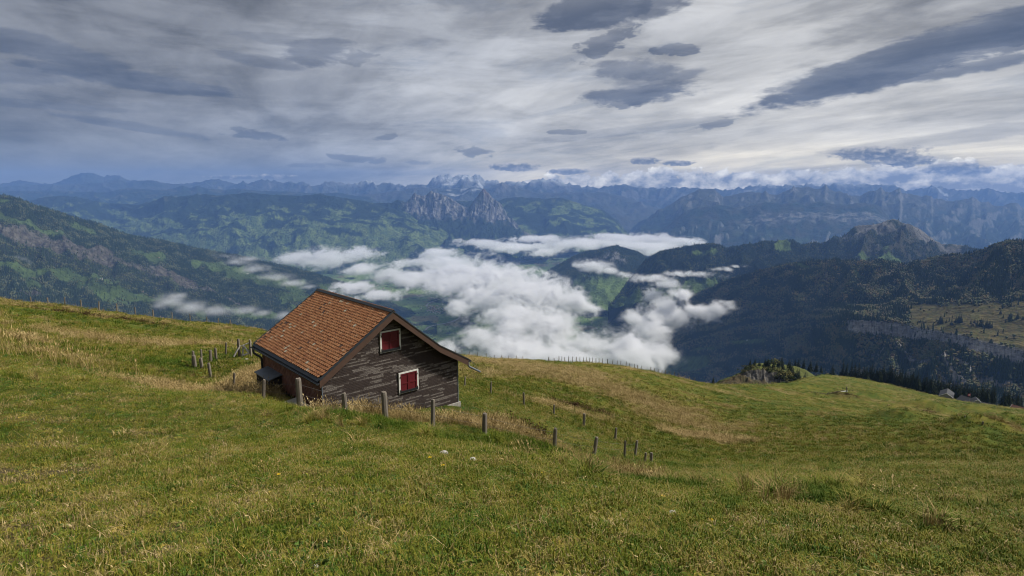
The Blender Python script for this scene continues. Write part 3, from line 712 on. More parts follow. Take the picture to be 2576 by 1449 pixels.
def c_ross(x):
    s, d, z, v, px = x['s'], x['d'], x['z'], x['v'], x['px']
    n = fbm(s / 240, d / 200, 5, x['seed'] + 5, .6)
    n2 = fbm(s / 900, d / 300, 3, x['seed'] + 6)
    c = np.broadcast_to(FOREST, z.shape + (3,))
    c = mixc(c, sstep(-.05, .3, fbm(s / 150, d / 110, 4, 44)) * .5, [.030, .034, .016])
    fld = np.zeros(z.shape)
    for line, h_, k in [([(-300, 500), (0, 541), (50, 556), (90, 566)], 8, 1), ([(60, 562), (110, 574), (165, 590)], 6, 1), ([(178, 562), (205, 568), (240, 578)], 7, 1), ([(0, 502), (25, 507)], 6, 1),
                        ([(330, 632), (372, 640), (418, 652)], 12, .7), ([(-300, 610), (40, 676), (110, 684), (200, 692), (300, 712)], 9, 1.3), ([(60, 700), (110, 712)], 12, .9), ([(195, 716), (300, 737), (405, 752)], 15, 1.2), ([(235, 745), (330, 765)], 11, .9),
                        ([(480, 660), (560, 672), (640, 692), (770, 722)], 14, 1.2), ([(560, 690), (660, 706), (760, 728)], 8, 1.2), ([(400, 760), (520, 790)], 10, 1.3), ([(700, 745), (770, 752), (830, 748)], 16, 1.1), ([(730, 780), (800, 778), (900, 760)], 12, 1.2), ([(560, 775), (700, 800)], 9, 1.4), ([(800, 715), (860, 735), (940, 760)], 12, 1.2), ([(850, 780), (1000, 800)], 14, 1.2)]:
        fld = np.maximum(fld, stripe(x, line, h_, n, k))
    scar = np.maximum(stripe(x, [(-400, 480), (0, 570), (100, 602), (200, 628), (290, 650)], 20, n, .8), stripe(x, [(380, 678), (440, 695), (500, 716)], 11, n, 1.0))
    scar = np.maximum(scar, .7 * stripe(x, [(290, 655), (340, 668), (390, 684)], 5, n, 1.2)); scar = np.maximum(scar, stripe(x, [(500, 720), (560, 742), (620, 764)], 3.5, n, .7))
    scar = np.maximum(scar, .8 * stripe(x, [(50, 735), (105, 745)], 9, n, 1.3))
    brush = stripe(x, [(-300, 540), (0, 615), (200, 660), (330, 690), (520, 745)], 26, n, 1.1)
    c = mixc(c, brush * .55, [.042, .042, .028])
    rk = sstep(-.05, .25, fbm(s / 60, d / 45, 4, 23) + .3 * n2)
    c = mixc(c, scar * .9, lerp(np.array([.060, .052, .042]), SCREE * 1.15, rk[..., None]))
    c = mixc(c, fld, lerp(FIELD * .68, FIELD * 1.05, sstep(-.3, .3, n2)[..., None]))
    return c, np.clip(1 - fld * 1.25 - scar * 1.2 - brush * .55, 0, 1)
hill_l = loft('hill', [[(-700, 400, 5.0), (-300, 440, 5.0), (-100, 474, 5.0), (0, 491, 5.0), (20, 493, 5.0), (43, 499, 5.0), (67, 507.5, 5.05), (87, 516, 5.1), (110, 522.5, 5.1), (133, 529, 5.15), (160, 537.5, 5.2), (187, 546, 5.25), (213, 554, 5.3), (250, 562.5, 5.4), (283, 576, 5.5), (317, 589, 5.6), (347, 596, 5.7), (373, 599, 5.75), (400, 602.5, 5.8), (427, 609, 5.85), (457, 616, 5.9), (483, 622.5, 5.95), (520, 629, 6.0), (560, 636, 6.05), (593, 641, 6.1), (633, 651, 6.15), (683, 662.5, 6.2), (733, 672.5, 6.25), (783, 686, 6.3), (817, 696, 6.3), (859, 709, 6.35), (920, 735, 6.4), (1000, 770, 6.4), (1100, 800, 6.3)],
                       [(-700, 880, 2.6), (0, 880, 2.9), (300, 870, 3.3), (600, 870, 4.0), (900, 860, 4.6), (1100, 860, 5.0)]], [110], 2.2, 60, 520, 13, 12, 35, c_ross, 'long dark wooded mountainside with a pale rockslide scar', w0=200, fine=.4)
def c_dossen(x):
    s, d, z, v, px = x['s'], x['d'], x['z'], x['v'], x['px']
    n = fbm(s / 120, d / 110, 5, x['seed'] + 5, .6)
    forest = np.ones(z.shape)
    c = np.broadcast_to(FOREST * .95, z.shape + (3,))
    au = sstep(.05, .4, fbm(s / 160, d / 140, 4, x['seed'] + 8))
    c = mixc(c, au * .6, [.040, .034, .018])
    shelf = sstep(1.0, 1.25, v + .25 * n) * sstep(2.02, 1.94, v) * sstep(2230, 2300, px + 60 * n)
    shelf = np.clip(shelf * sstep(-.2, .05, .6 * n + .5 * sstep(2230, 2420, px) - .12), 0, 1)
    fld = lerp(np.array([.085, .070, .028]), np.array([.062, .062, .022]), sstep(-.2, .3, fbm(s / 60, d / 25, 3, 71))[..., None])
    c = mixc(c, shelf, fld)
    rock = sstep(1.97, 2.03, v + .03 * n) * sstep(3.02, 2.9, v) * sstep(2100, 2145, px)
    rock2 = np.zeros(z.shape)
    for f0, w, p0 in [(3.20, .035, 2170), (3.40, .06, 2280), (3.52, .03, 2330), (3.60, .02, 2400)]:
        rock2 = np.maximum(rock2, sstep(1.0, .5, np.abs(v - f0 - .00002 * (px - 2300)) / w + 1.1 * n) * sstep(p0, p0 + 60, px))
    st = .8 + .7 * fbm(s / 11, d / 40, 4, 61) + .45 * fbm(s / 60, d / 3.5, 3, 62) - .5 * sstep(.25, .45, fbm(s / 26, d / 14, 3, 63))
    c = mixc(c, np.clip(rock * .95 + rock2 * .8, 0, 1), np.clip(np.array([.30, .285, .285]) * st[..., None], 0, 1))
    low = np.zeros(z.shape)
    for line, h_, k in [([(1610, 925), (1700, 912), (1790, 898)], 17, .6), ([(1835, 860), (1880, 858), (1930, 853)], 5, .6), ([(1700, 945), (1760, 950)], 6, .8), ([(1740, 880), (1800, 872)], 4, 1.0), ([(2120, 694), (2180, 691)], 2.5, .8), ([(2000, 665), (2040, 668)], 5, 1.0)]:
        low = np.maximum(low, stripe(x, line, h_, n, k))
    c = mixc(c, low, FIELD * .95)
    forest = forest - low * 1.2
    return c, np.clip(forest - shelf * 1.05 - rock * 1.2 - rock2 * .9, 0, 1)
hill_m = loft('mountain', [[(1540, 985, 4.6), (1580, 955, 4.65), (1620, 905, 4.65), (1660, 850, 4.6), (1690, 802, 4.5), (1717, 768, 4.4), (1744, 742.5, 4.3), (1767, 731, 4.25), (1791, 722.5, 4.2), (1817, 709, 4.1), (1851, 696, 4.0), (1867, 692.5, 4.0), (1904, 682.5, 3.9), (1951, 669, 3.8), (1984, 664, 3.75), (2017, 659, 3.65), (2051, 654, 3.6), (2084, 654, 3.55), (2117, 657.5, 3.45), (2151, 656, 3.35), (2184, 656, 3.3), (2217, 654, 3.2), (2251, 661, 3.15), (2277, 666, 3.1), (2297, 666, 3.1), (2317, 657.5, 3.05), (2351, 647.5, 3.0), (2384, 642.5, 2.9), (2417, 641, 2.8), (2451, 636, 2.75), (2477, 627.5, 2.7), (2497, 619, 2.65), (2517, 611, 2.6), (2551, 606.5, 2.55), (2576, 604, 2.5), (2700, 595, 2.35), (3000, 580, 2.1)],
                           [(1540, 988, 4.5), (1600, 950, 4.5), (1660, 885, 4.35), (1730, 835, 4.1), (1850, 800, 3.7), (2050, 770, 3.1), (2200, 766, 2.5), (2300, 756, 2.35), (2420, 750, 2.15), (2576, 742, 2.0), (3000, 735, 1.8)],
                           [(1540, 990, 4.45), (1600, 960, 4.4), (1660, 905, 4.25), (1730, 875, 4.0), (1850, 850, 3.6), (2050, 812, 2.85), (2145, 802, 2.15), (2200, 806, 2.1), (2290, 818, 2.0), (2360, 832, 1.85), (2440, 850, 1.7), (2576, 880, 1.55), (3000, 950, 1.35)],
                           [(1540, 992, 4.4), (1600, 965, 4.35), (1660, 915, 4.2), (1730, 885, 3.95), (1850, 860, 3.55), (2050, 822, 2.83), (2145, 836, 2.13), (2200, 843, 2.08), (2290, 853, 1.98), (2360, 858, 1.83), (2440, 882, 1.67), (2576, 920, 1.52), (3000, 1000, 1.3)],
                           [(1540, 1005, 4.2), (1600, 995, 3.95), (1850, 985, 3.1), (2050, 1000, 2.3), (2300, 1040, 1.55), (2576, 1090, 1.15), (3000, 1150, .9)]], [60, 26, 14, 60], 2.2, 95, 520, 14, 10, 25, c_dossen, 'dark forested mountain shoulder with a cliff and a pasture shelf', w0=120, fine=.35, damp=lambda v: 1 - .92 * sstep(.8, 1.1, v) * sstep(3.3, 3.0, v))

# ------------------------------------------------------------------ valley floor, lake, roads
az_ = np.radians(np.arange(-58, 58, .2)); rr_ = np.geomspace(2400, 16500, 260)
RV, AV = np.meshgrid(rr_, az_, indexing='ij')
XV = RV * np.sin(AV); YV = RV * np.cos(AV)
ZV = SEA + 38 * fbm(XV / 1100, YV / 1100, 4, 81) + 60 * sstep(.1, .5, fbm(XV / 2600, YV / 2600, 3, 82))
lake_c = P(1150, 779, 5.95)
lk = ((XV - lake_c[0]) / 620) ** 2 + ((YV - lake_c[1]) / 420) ** 2
ZV = lerp(ZV, SEA - 12, sstep(1.5, .9, lk))
nv = fbm(XV / 330, YV / 330, 5, 83, .6)
forv = sstep(.20, .34, nv + .15 * fbm(XV / 1500, YV / 1500, 2, 84))
cu = np.floor(XV / 150 + .9 * fbm(XV / 260, YV / 260, 2, 3)).astype(np.int64); cv = np.floor(YV / 210 + .9 * fbm(XV / 260 + 4, YV / 260, 2, 4)).astype(np.int64)
rv = (_h(cu, cv, 0, 5) % 1000) / 1000.0
fc = lerp(np.array([.080, .135, .036]), np.array([.165, .22, .072]), rv[..., None])
fc = mixc(fc, (rv > .9) * .8, [.14, .115, .06])
cvv = mixc(fc, forv, FOREST * 1.2)
me = grid_mesh('valley_floor', np.stack([XV, YV, ZV], -1), m_land, cvv)
tag(link(bpy.data.objects.new('valley_floor', me)), 'flat green valley floor with fields and copses', None, None, 'structure')
m_lake, t, b = new_mat('lake_water')
b.inputs['Base Color'].default_value = (.05, .075, .075, 1); b.inputs['Roughness'].default_value = .25
th = np.linspace(0, 2 * math.pi, 65)[:-1]
wob_ = 1 + .18 * np.sin(3 * th + 1) + .1 * np.sin(7 * th)
mb = MB(); mb.add([(lake_c[0], lake_c[1], SEA - 6)] + [(lake_c[0] + 640 * w_ * math.cos(a), lake_c[1] + 430 * w_ * math.sin(a), SEA - 6) for a, w_ in zip(th, wob_)], [(0, i + 1, (i + 1) % 64 + 1) for i in range(64)])
tag(mb.build('lake', m_lake), 'grey valley lake half hidden by cloud', None, None, 'structure')
def vz(x, y): return float(SEA + 38 * fbm(np.array([x / 1100]), np.array([y / 1100]), 4, 81)[0] + 60 * sstep(.1, .5, fbm(np.array([x / 2600]), np.array([y / 2600]), 3, 82))[0])
def on_plane(px, py, z):
    d = ray(px, py); return d * (z / d[2])
m_road = simple_mat('road_asphalt', (.20, .20, .20), .9, .1, .05)
def road(pts, w):
    w3 = [on_plane(a, b_, SEA + 20) for a, b_ in pts]
    sx = np.linspace(0, len(w3) - 1, len(w3) * 10)
    arr = np.array(w3)
    # smooth through the points
    def cr(i, f):
        p0, p1, p2, p3 = (arr[min(max(i + k, 0), len(arr) - 1)] for k in (-1, 0, 1, 2))
        return .5 * ((2 * p1) + (-p0 + p2) * f + (2 * p0 - 5 * p1 + 4 * p2 - p3) * f * f + (-p0 + 3 * p1 - 3 * p2 + p3) * f ** 3)
    q = np.array([cr(min(int(v_), len(arr) - 2), v_ - min(int(v_), len(arr) - 2)) for v_ in sx])
    tg = np.gradient(q, axis=0)[:, :2]; tg /= np.linalg.norm(tg, axis=1)[:, None] + 1e-9
    nr_ = np.c_[-tg[:, 1], tg[:, 0]]
    z = np.array([vz(*p[:2]) for p in q]) + 7
    l = np.c_[q[:, :2] + nr_ * w, z]; r_ = np.c_[q[:, :2] - nr_ * w, z]
    tag(link(bpy.data.objects.new('road', grid_mesh('road', np.stack([l, r_]), m_road))), 'pale motorway curving across the valley floor', None, None, 'structure')
road([(1070, 826), (1078, 818), (1105, 810), (1140, 802), (1156, 794), (1152, 784), (1135, 778)], 9)
road([(1074, 768), (1076, 760), (1085, 755), (1110, 748), (1145, 741)], 9)
road([(1250, 668), (1300, 684), (1330, 694)], 7)

# ------------------------------------------------------------------ scattering of vegetation nobody could count
def scatter(name, variants, pos, rot, scl, tint, idx, label):
    """variants: meshes; one object that carries the plants at the given places"""
    vc = bpy.data.collections.new(name + '_variants')
    for i, me_ in enumerate(variants):
        vo = bpy.data.objects.new('%s_plant_%02d' % (name, i), me_)
        vc.objects.link(vo)
    n = len(pos)
    me_ = bpy.data.meshes.new(name)
    me_.vertices.add(n)
    me_.vertices.foreach_set('co', np.asarray(pos, np.float32).ravel())
    for nm, typ, val, key in (('rot', 'FLOAT_VECTOR', rot, 'vector'), ('scl', 'FLOAT_VECTOR', scl, 'vector'), ('tint', 'FLOAT', tint, 'value'), ('idx', 'INT', idx, 'value')):
        a = me_.attributes.new(nm, typ, 'POINT')
        a.data.foreach_set(key, np.asarray(val, np.int32 if typ == 'INT' else np.float32).ravel())
    o = link(bpy.data.objects.new(name, me_))
    ng = bpy.data.node_groups.new(name + '_nodes', 'GeometryNodeTree')
    ng.interface.new_socket('Geometry', in_out='INPUT', socket_type='NodeSocketGeometry')
    ng.interface.new_socket('Geometry', in_out='OUTPUT', socket_type='NodeSocketGeometry')
    N = ng.nodes; gi = N.new('NodeGroupInput'); go = N.new('NodeGroupOutput')
    ci = N.new('GeometryNodeCollectionInfo'); ci.inputs[0].default_value = vc; ci.inputs[1].default_value = True; ci.inputs[2].default_value = True
    ip = N.new('GeometryNodeInstanceOnPoints'); ip.inputs['Pick Instance'].default_value = True
    def na(nm, dt):
        q = N.new('GeometryNodeInputNamedAttribute'); q.data_type = dt; q.inputs[0].default_value = nm
        return q.outputs[0]
    l = ng.links
    l.new(gi.outputs[0], ip.inputs['Points']); l.new(ci.outputs[0], ip.inputs['Instance'])
    l.new(na('idx', 'INT'), ip.inputs['Instance Index']); l.new(na('rot', 'FLOAT_VECTOR'), ip.inputs['Rotation']); l.new(na('scl', 'FLOAT_VECTOR'), ip.inputs['Scale'])
    l.new(ip.outputs[0], go.inputs[0])
    md = o.modifiers.new('scatter', 'NODES'); md.node_group = ng
    return tag(o, label, None, None, 'stuff')

# far trees
def leaf_mat(name, stops, rough=.9, inst=True):
    m, t, b = new_mat(name)
    tn = attr(t, 'tint', 'INSTANCER') if inst else attr(t, 'tint')
    t.put(b.inputs['Base Color'], t.ramp(tn, stops))
    b.inputs['Roughness'].default_value = rough
    b.inputs['Specular IOR Level'].default_value = .08
    return m
m_far = leaf_mat('far_trees', [(0, (.015, .026, .014)), (.40, (.034, .052, .024)), (.62, (.082, .098, .045)), (.82, (.11, .108, .05)), (1, (.145, .112, .056))])
def far_conifer(seed):
    r_ = random.Random(seed); mb = MB()
    z = 1.5
    for k, (rad, h) in enumerate(((3.9, 9), (3.0, 8.5), (1.9, 8))):
        n = 6
        base = [(rad * r_.uniform(.75, 1.15) * math.cos(i * 2 * math.pi / n + k), rad * r_.uniform(.75, 1.15) * math.sin(i * 2 * math.pi / n + k), z + r_.uniform(-.8, .8)) for i in range(n)]
        mb.add(base + [(r_.uniform(-.2, .2), r_.uniform(-.2, .2), z + h)], [(i, (i + 1) % n, n) for i in range(n)])
        z += 6
    return mb.mesh('far_conifer', m_far)
def far_broadleaf(seed):
    r_ = random.Random(seed)
    bm = bmesh.new(); bmesh.ops.create_icosphere(bm, subdivisions=1, radius=1)
    for v in bm.verts:
        v.co *= r_.uniform(.75, 1.2); v.co.x *= 5; v.co.y *= 5; v.co.z = v.co.z * 5.5 + 7
    me_ = bpy.data.meshes.new('far_broadleaf'); bm.to_mesh(me_); bm.free(); me_.materials.append(m_far)
    return me_
FARV = [far_conifer(1), far_conifer(2), far_conifer(3), far_broadleaf(4), far_broadleaf(5)]
TP = []; TT = []; TI = []; TS = []
def plant_face(h, n, leafy=.3, warm=.5, sc=1.0, clearing=0.0):
    G, fo, ctx = h['G'], h['forest'], h['ctx']
    px = ctx['px']
    a = np.linalg.norm(np.cross(G[1:, :-1] - G[:-1, :-1], G[:-1, 1:] - G[:-1, :-1]), axis=2)
    vis = ((px > -60) & (px < 2640))[:-1, :-1]
    dist = np.linalg.norm(G[:-1, :-1], axis=2)
    pr = a * vis * (np.clip(fo[:-1, :-1], 0, 1) + clearing) / dist ** .6
    cs = np.cumsum(pr.ravel()); tot = cs[-1]
    i = np.searchsorted(cs, rng.random(n) * tot); i = np.clip(i, 0, pr.size - 1)
    r_, c_ = np.unravel_index(i, pr.shape)
    u = rng.random(n)[:, None]; v = rng.random(n)[:, None]
    p = (G[r_, c_] * (1 - u) + G[r_, c_ + 1] * u) * (1 - v) + (G[r_ + 1, c_] * (1 - u) + G[r_ + 1, c_ + 1] * u) * v
    p[:, 2] -= 1.0
    s_, d_ = ctx['s'][r_, c_], ctx['d'][r_, c_]
    k = fbm(s_ / 170, d_ / 120, 4, 91)
    lf = rng.random(n) < np.clip(leafy + 2.2 * k, .02, .95)
    TP.append(p); TI.append(np.where(lf, rng.integers(3, 5, n), rng.integers(0, 3, n)))
    TT.append(np.clip(np.where(lf, .50 + warm * (.45 * rng.random(n) + .55 * np.clip(fbm(s_ / 60, d_ / 60, 3, 93) + .3, 0, 1)), .12 + .36 * rng.random(n) + .25 * k), 0, 1))
    TS.append(sc * rng.uniform(.6, 1.15, n))
plant_face(hill_l, 90000, .3, .4, 1.0, .03)
plant_face(hill_m, 85000, .5, .8, .85, .01)
plant_face(hill_j, 26000, .25, .5, 1.0, .01)
plant_face(hill_k, 7000, .2, .3, 1.0)
# hedges and copses of the valley
n = 36000
i = np.searchsorted(np.cumsum(((forv + .05 + .25 * (np.abs(nv) < .03)) * RV ** .3 * (np.abs(AV) < .8) * (RV < 11500) * (lk > 1.35)).ravel()), 0)
wgt = ((forv + .02 + .22 * (np.abs(nv) < .02)) * (np.abs(AV) < .8) * (RV < 11500) * (lk > 1.35) * RV ** .8).ravel()
i = np.clip(np.searchsorted(np.cumsum(wgt), rng.random(n) * wgt.sum()), 0, wgt.size - 1)
p = np.c_[XV.ravel()[i], YV.ravel()[i], ZV.ravel()[i]]
p[:, :2] += rng.normal(0, 14, (n, 2))
TP.append(p); TI.append(rng.integers(3, 5, n)); TT.append(np.clip(rng.normal(.45, .15, n), 0, 1)); TS.append(rng.uniform(.5, .95, n))
TP = np.concatenate(TP); TT = np.concatenate(TT); TI = np.concatenate(TI); TS = np.concatenate(TS)
nT = len(TP)
scatter('forest', FARV, TP, np.c_[np.zeros(nT), np.zeros(nT), rng.random(nT) * 6.28], np.c_[TS, TS, TS * rng.uniform(.85, 1.2, nT)], TT, TI, 'distant spruce and beech forest covering the mountainsides')

# far villages: specks of houses
m_specks, t, b = new_mat('village_houses')
t.put(b.inputs['Base Color'], t.ramp(attr(t, 'tint'), [(0, (.55, .54, .5)), (.5, (.42, .40, .37)), (.75, (.25, .14, .10)), (1, (.30, .20, .16))]))
def village(cx, cy, w_, h_, n, label, z=None, face=None):
    mb = MB()
    for k in range(n):
        q = (cx + random.gauss(0, w_), cy + random.gauss(0, h_))
        if face is None:
            p_ = on_plane(q[0], q[1], SEA + 25); zz = vz(p_[0], p_[1])
        else:
            G = face['G']; pr = np.stack([G[..., 0], G[..., 1], G[..., 2]], -1)
            fw = pr[..., 1] * math.cos(PITCH) - pr[..., 2] * math.sin(PITCH); up = pr[..., 1] * math.sin(PITCH) + pr[..., 2] * math.cos(PITCH)
            dd = (1288 + F * pr[..., 0] / fw - q[0]) ** 2 + (724.5 - F * up / fw - q[1]) ** 2
            p_ = G.reshape(-1, 3)[int(dd.argmin())]; zz = p_[2] - 1
        M = Matrix.Translation((p_[0], p_[1], zz)) @ Matrix.Rotation(random.random() * 3.1, 4, 'Z')
        a, b_, c_ = random.uniform(5, 9), random.uniform(4, 6.5), random.uniform(5, 8)
        wall = random.choice((0, .1, .35, .5))
        mb.box(-a, a, -b_, b_, 0, c_, M, wall)
        mb.add([M @ Vector(v) for v in [(-a - .6, -b_ - .6, c_ - .2), (a + .6, -b_ - .6, c_ - .2), (a + .6, b_ + .6, c_ - .2), (-a - .6, b_ + .6, c_ - .2), (-a - .6, 0, c_ + b_ * .6), (a + .6, 0, c_ + b_ * .6)]],
               [(0, 1, 5, 4), (2, 3, 4, 5), (0, 4, 3), (1, 2, 5)], random.choice((.6, .75, .9, 1.0)))
    tag(mb.build('village', m_specks, att='tint'), label, None, None, 'stuff')
village(1350, 655, 60, 14, 260, 'far town of tiny pale houses on the valley floor below the twin peaks')
village(1095, 772, 14, 5, 60, 'cluster of tiny houses beside the motorway bend')
village(930, 735, 40, 12, 110, 'far village of tiny houses below the valley clouds')
village(1450, 690, 40, 10, 90, 'scattered tiny houses beside the dark wooded hill')
# ------------------------------------------------------------------ clouds lying in the valley
def fog_volume(name, blobs, label, dens=.070, thr=.52, amp=3.1, cell=(17, 20, 12), lump=300, seed=1, color=(.93, .937, .95), soft=1.1, rise=1.3):
    cs = []
    for (px, py, z, wpx, hpx, dep) in blobs:
        d = ray(px, py); t_ = z / d[2]
        cs.append((*(d * t_), wpx * t_ / F, dep, max(hpx * t_ / F * rise, 18)))
    cs = np.array(cs)
    ex = cs[:, 3:6] * 1.55
    lo = (cs[:, :3] - ex).min(0); hi = (cs[:, :3] + ex).max(0)
    nres = np.maximum(np.ceil((hi - lo) / np.array(cell)).astype(int) + 1, 4)
    nx, ny, nz = nres
    f = np.zeros((nx, ny, nz), np.float32)
    gx = np.linspace(lo[0], hi[0], nx); gy = np.linspace(lo[1], hi[1], ny); gz_ = np.linspace(lo[2], hi[2], nz)
    for c in cs:
        ax = [np.where(np.abs(g_ - c[i]) < c[3 + i] * 1.5)[0] for i, g_ in enumerate((gx, gy, gz_))]
        if min(map(len, ax)) == 0: continue
        sl = tuple(slice(a[0], a[-1] + 1) for a in ax)
        dxx = ((gx[sl[0]] - c[0]) / c[3])[:, None, None]; dyy = ((gy[sl[1]] - c[1]) / c[4])[None, :, None]; dzz = ((gz_[sl[2]] - c[2]) / c[5])[None, None, :]
        dzz = np.where(dzz < 0, dzz * rise * 1.15, dzz)
        f[sl] = np.maximum(f[sl], np.exp(-1.15 * (dxx ** 2 + dyy ** 2 + dzz ** 2)))
    m = f > .06
    ii = np.argwhere(m)
    p = lo + ii / (nres - 1) * (hi - lo)
    nse = 0; a = 1.0; tot = 0; s_ = 1.0 / lump
    wq = lump * .55
    wx_ = vnoise3(p[:, 0] / wq, p[:, 1] / wq, p[:, 2] / wq, seed + 60) - .5; wy_ = vnoise3(p[:, 0] / wq + 31, p[:, 1] / wq, p[:, 2] / wq, seed + 61) - .5
    p = p + np.stack([wx_ * lump * .7, wy_ * lump * .5, wx_ * lump * .25], -1)
    for o in range(7):
        v = vnoise3(p[:, 0] * s_, p[:, 1] * s_ * .8, p[:, 2] * s_ * 1.1, seed + o)
        v = 1 - np.abs(2 * v - 1) if o in (1, 2) else v          # billows
        nse = nse + a * v; tot += a; a *= .80; s_ *= 2.03
    nse = nse / tot
    v = f[m] + amp * (nse - .52)
    d_ = np.zeros_like(f); d_[m] = np.clip((v - thr) / soft, 0, 1) ** 1.7 * sstep(.06, .14, f[m])
    me_ = bpy.data.meshes.new(name)
    n = nx * ny * nz
    me_.vertices.add(n)
    at = me_.attributes.new('dens', 'FLOAT', 'POINT'); at.data.foreach_set('value', d_.ravel())
    # keep the carrier inside its own bounds
    co = np.zeros((n, 3), np.float32); co[:] = (lo + hi) / 2
    me_.vertices.foreach_set('co', co.ravel())
    mt = bpy.data.materials.new(name + '_vapour'); mt.use_nodes = True
    T = NT(mt.node_tree); mt.node_tree.nodes.clear()
    pv = T.n('ShaderNodeVolumePrincipled')
    pv.inputs['Color'].default_value = color + (1,)
    pv.inputs['Density'].default_value = dens
    pv.inputs['Density Attribute'].default_value = 'density'
    pv.inputs['Anisotropy'].default_value = .15
    T.L.new(pv.outputs[0], T.n('ShaderNodeOutputMaterial').inputs['Volume'])
    me_.materials.append(mt)
    o = link(bpy.data.objects.new(name, me_))
    ng = bpy.data.node_groups.new(name + '_nodes', 'GeometryNodeTree')
    ng.interface.new_socket('Geometry', in_out='INPUT', socket_type='NodeSocketGeometry')
    ng.interface.new_socket('Geometry', in_out='OUTPUT', socket_type='NodeSocketGeometry')
    N = ng.nodes; l = ng.links
    gi = N.new('NodeGroupInput'); go = N.new('NodeGroupOutput')
    vc = N.new('GeometryNodeVolumeCube')
    vc.inputs['Min'].default_value = lo; vc.inputs['Max'].default_value = hi
    for k, q in zip(('Resolution X', 'Resolution Y', 'Resolution Z'), nres): vc.inputs[k].default_value = int(q)
    pos = N.new('GeometryNodeInputPosition')
    def vm(op, a, b_):
        q = N.new('ShaderNodeVectorMath'); q.operation = op
        for i, v_ in enumerate((a, b_)):
            if isinstance(v_, bpy.types.NodeSocket): l.new(v_, q.inputs[i])
            else: q.inputs[i].default_value = v_
        return q.outputs[0]
    k = vm('MULTIPLY', vm('SUBTRACT', pos.outputs[0], tuple(lo)), tuple((nres - 1) / (hi - lo)))
    sp = N.new('ShaderNodeSeparateXYZ'); l.new(k, sp.inputs[0])
    def mm(op, a, b_=None):
        q = N.new('ShaderNodeMath'); q.operation = op
        for i, v_ in enumerate((a, b_)):
            if isinstance(v_, bpy.types.NodeSocket): l.new(v_, q.inputs[i])
            elif v_ is not None: q.inputs[i].default_value = v_
        return q.outputs[0]
    rx, ry, rz = (mm('ROUND', sp.outputs[i]) for i in range(3))
    to_i = []
    for q_, mx in ((rx, nx), (ry, ny), (rz, nz)):
        fi = N.new('FunctionNodeFloatToInt'); l.new(mm('MINIMUM', mm('MAXIMUM', q_, 0.0), float(mx - 1)), fi.inputs[0]); to_i.append(fi.outputs[0])
    def im(op, a, b_):
        q = N.new('FunctionNodeIntegerMath'); q.operation = op
        for i, v_ in enumerate((a, b_)):
            if isinstance(v_, bpy.types.NodeSocket): l.new(v_, q.inputs[i])
            else: q.inputs[i].default_value = v_
        return q.outputs[0]
    idx = im('ADD', im('MULTIPLY', im('ADD', im('MULTIPLY', to_i[0], int(ny)), to_i[1]), int(nz)), to_i[2])
    si = N.new('GeometryNodeSampleIndex'); si.data_type = 'FLOAT'; si.domain = 'POINT'
    na = N.new('GeometryNodeInputNamedAttribute'); na.data_type = 'FLOAT'; na.inputs[0].default_value = 'dens'
    l.new(gi.outputs[0], si.inputs['Geometry']); l.new(na.outputs[0], si.inputs['Value']); l.new(idx, si.inputs['Index'])
    l.new(si.outputs[0], vc.inputs['Density'])
    sm = N.new('GeometryNodeSetMaterial'); sm.inputs['Material'].default_value = mt
    l.new(vc.outputs[0], sm.inputs['Geometry']); l.new(sm.outputs[0], go.inputs[0])
    md = o.modifiers.new('vapour', 'NODES'); md.node_group = ng
    return tag(o, label, None, None, 'stuff')
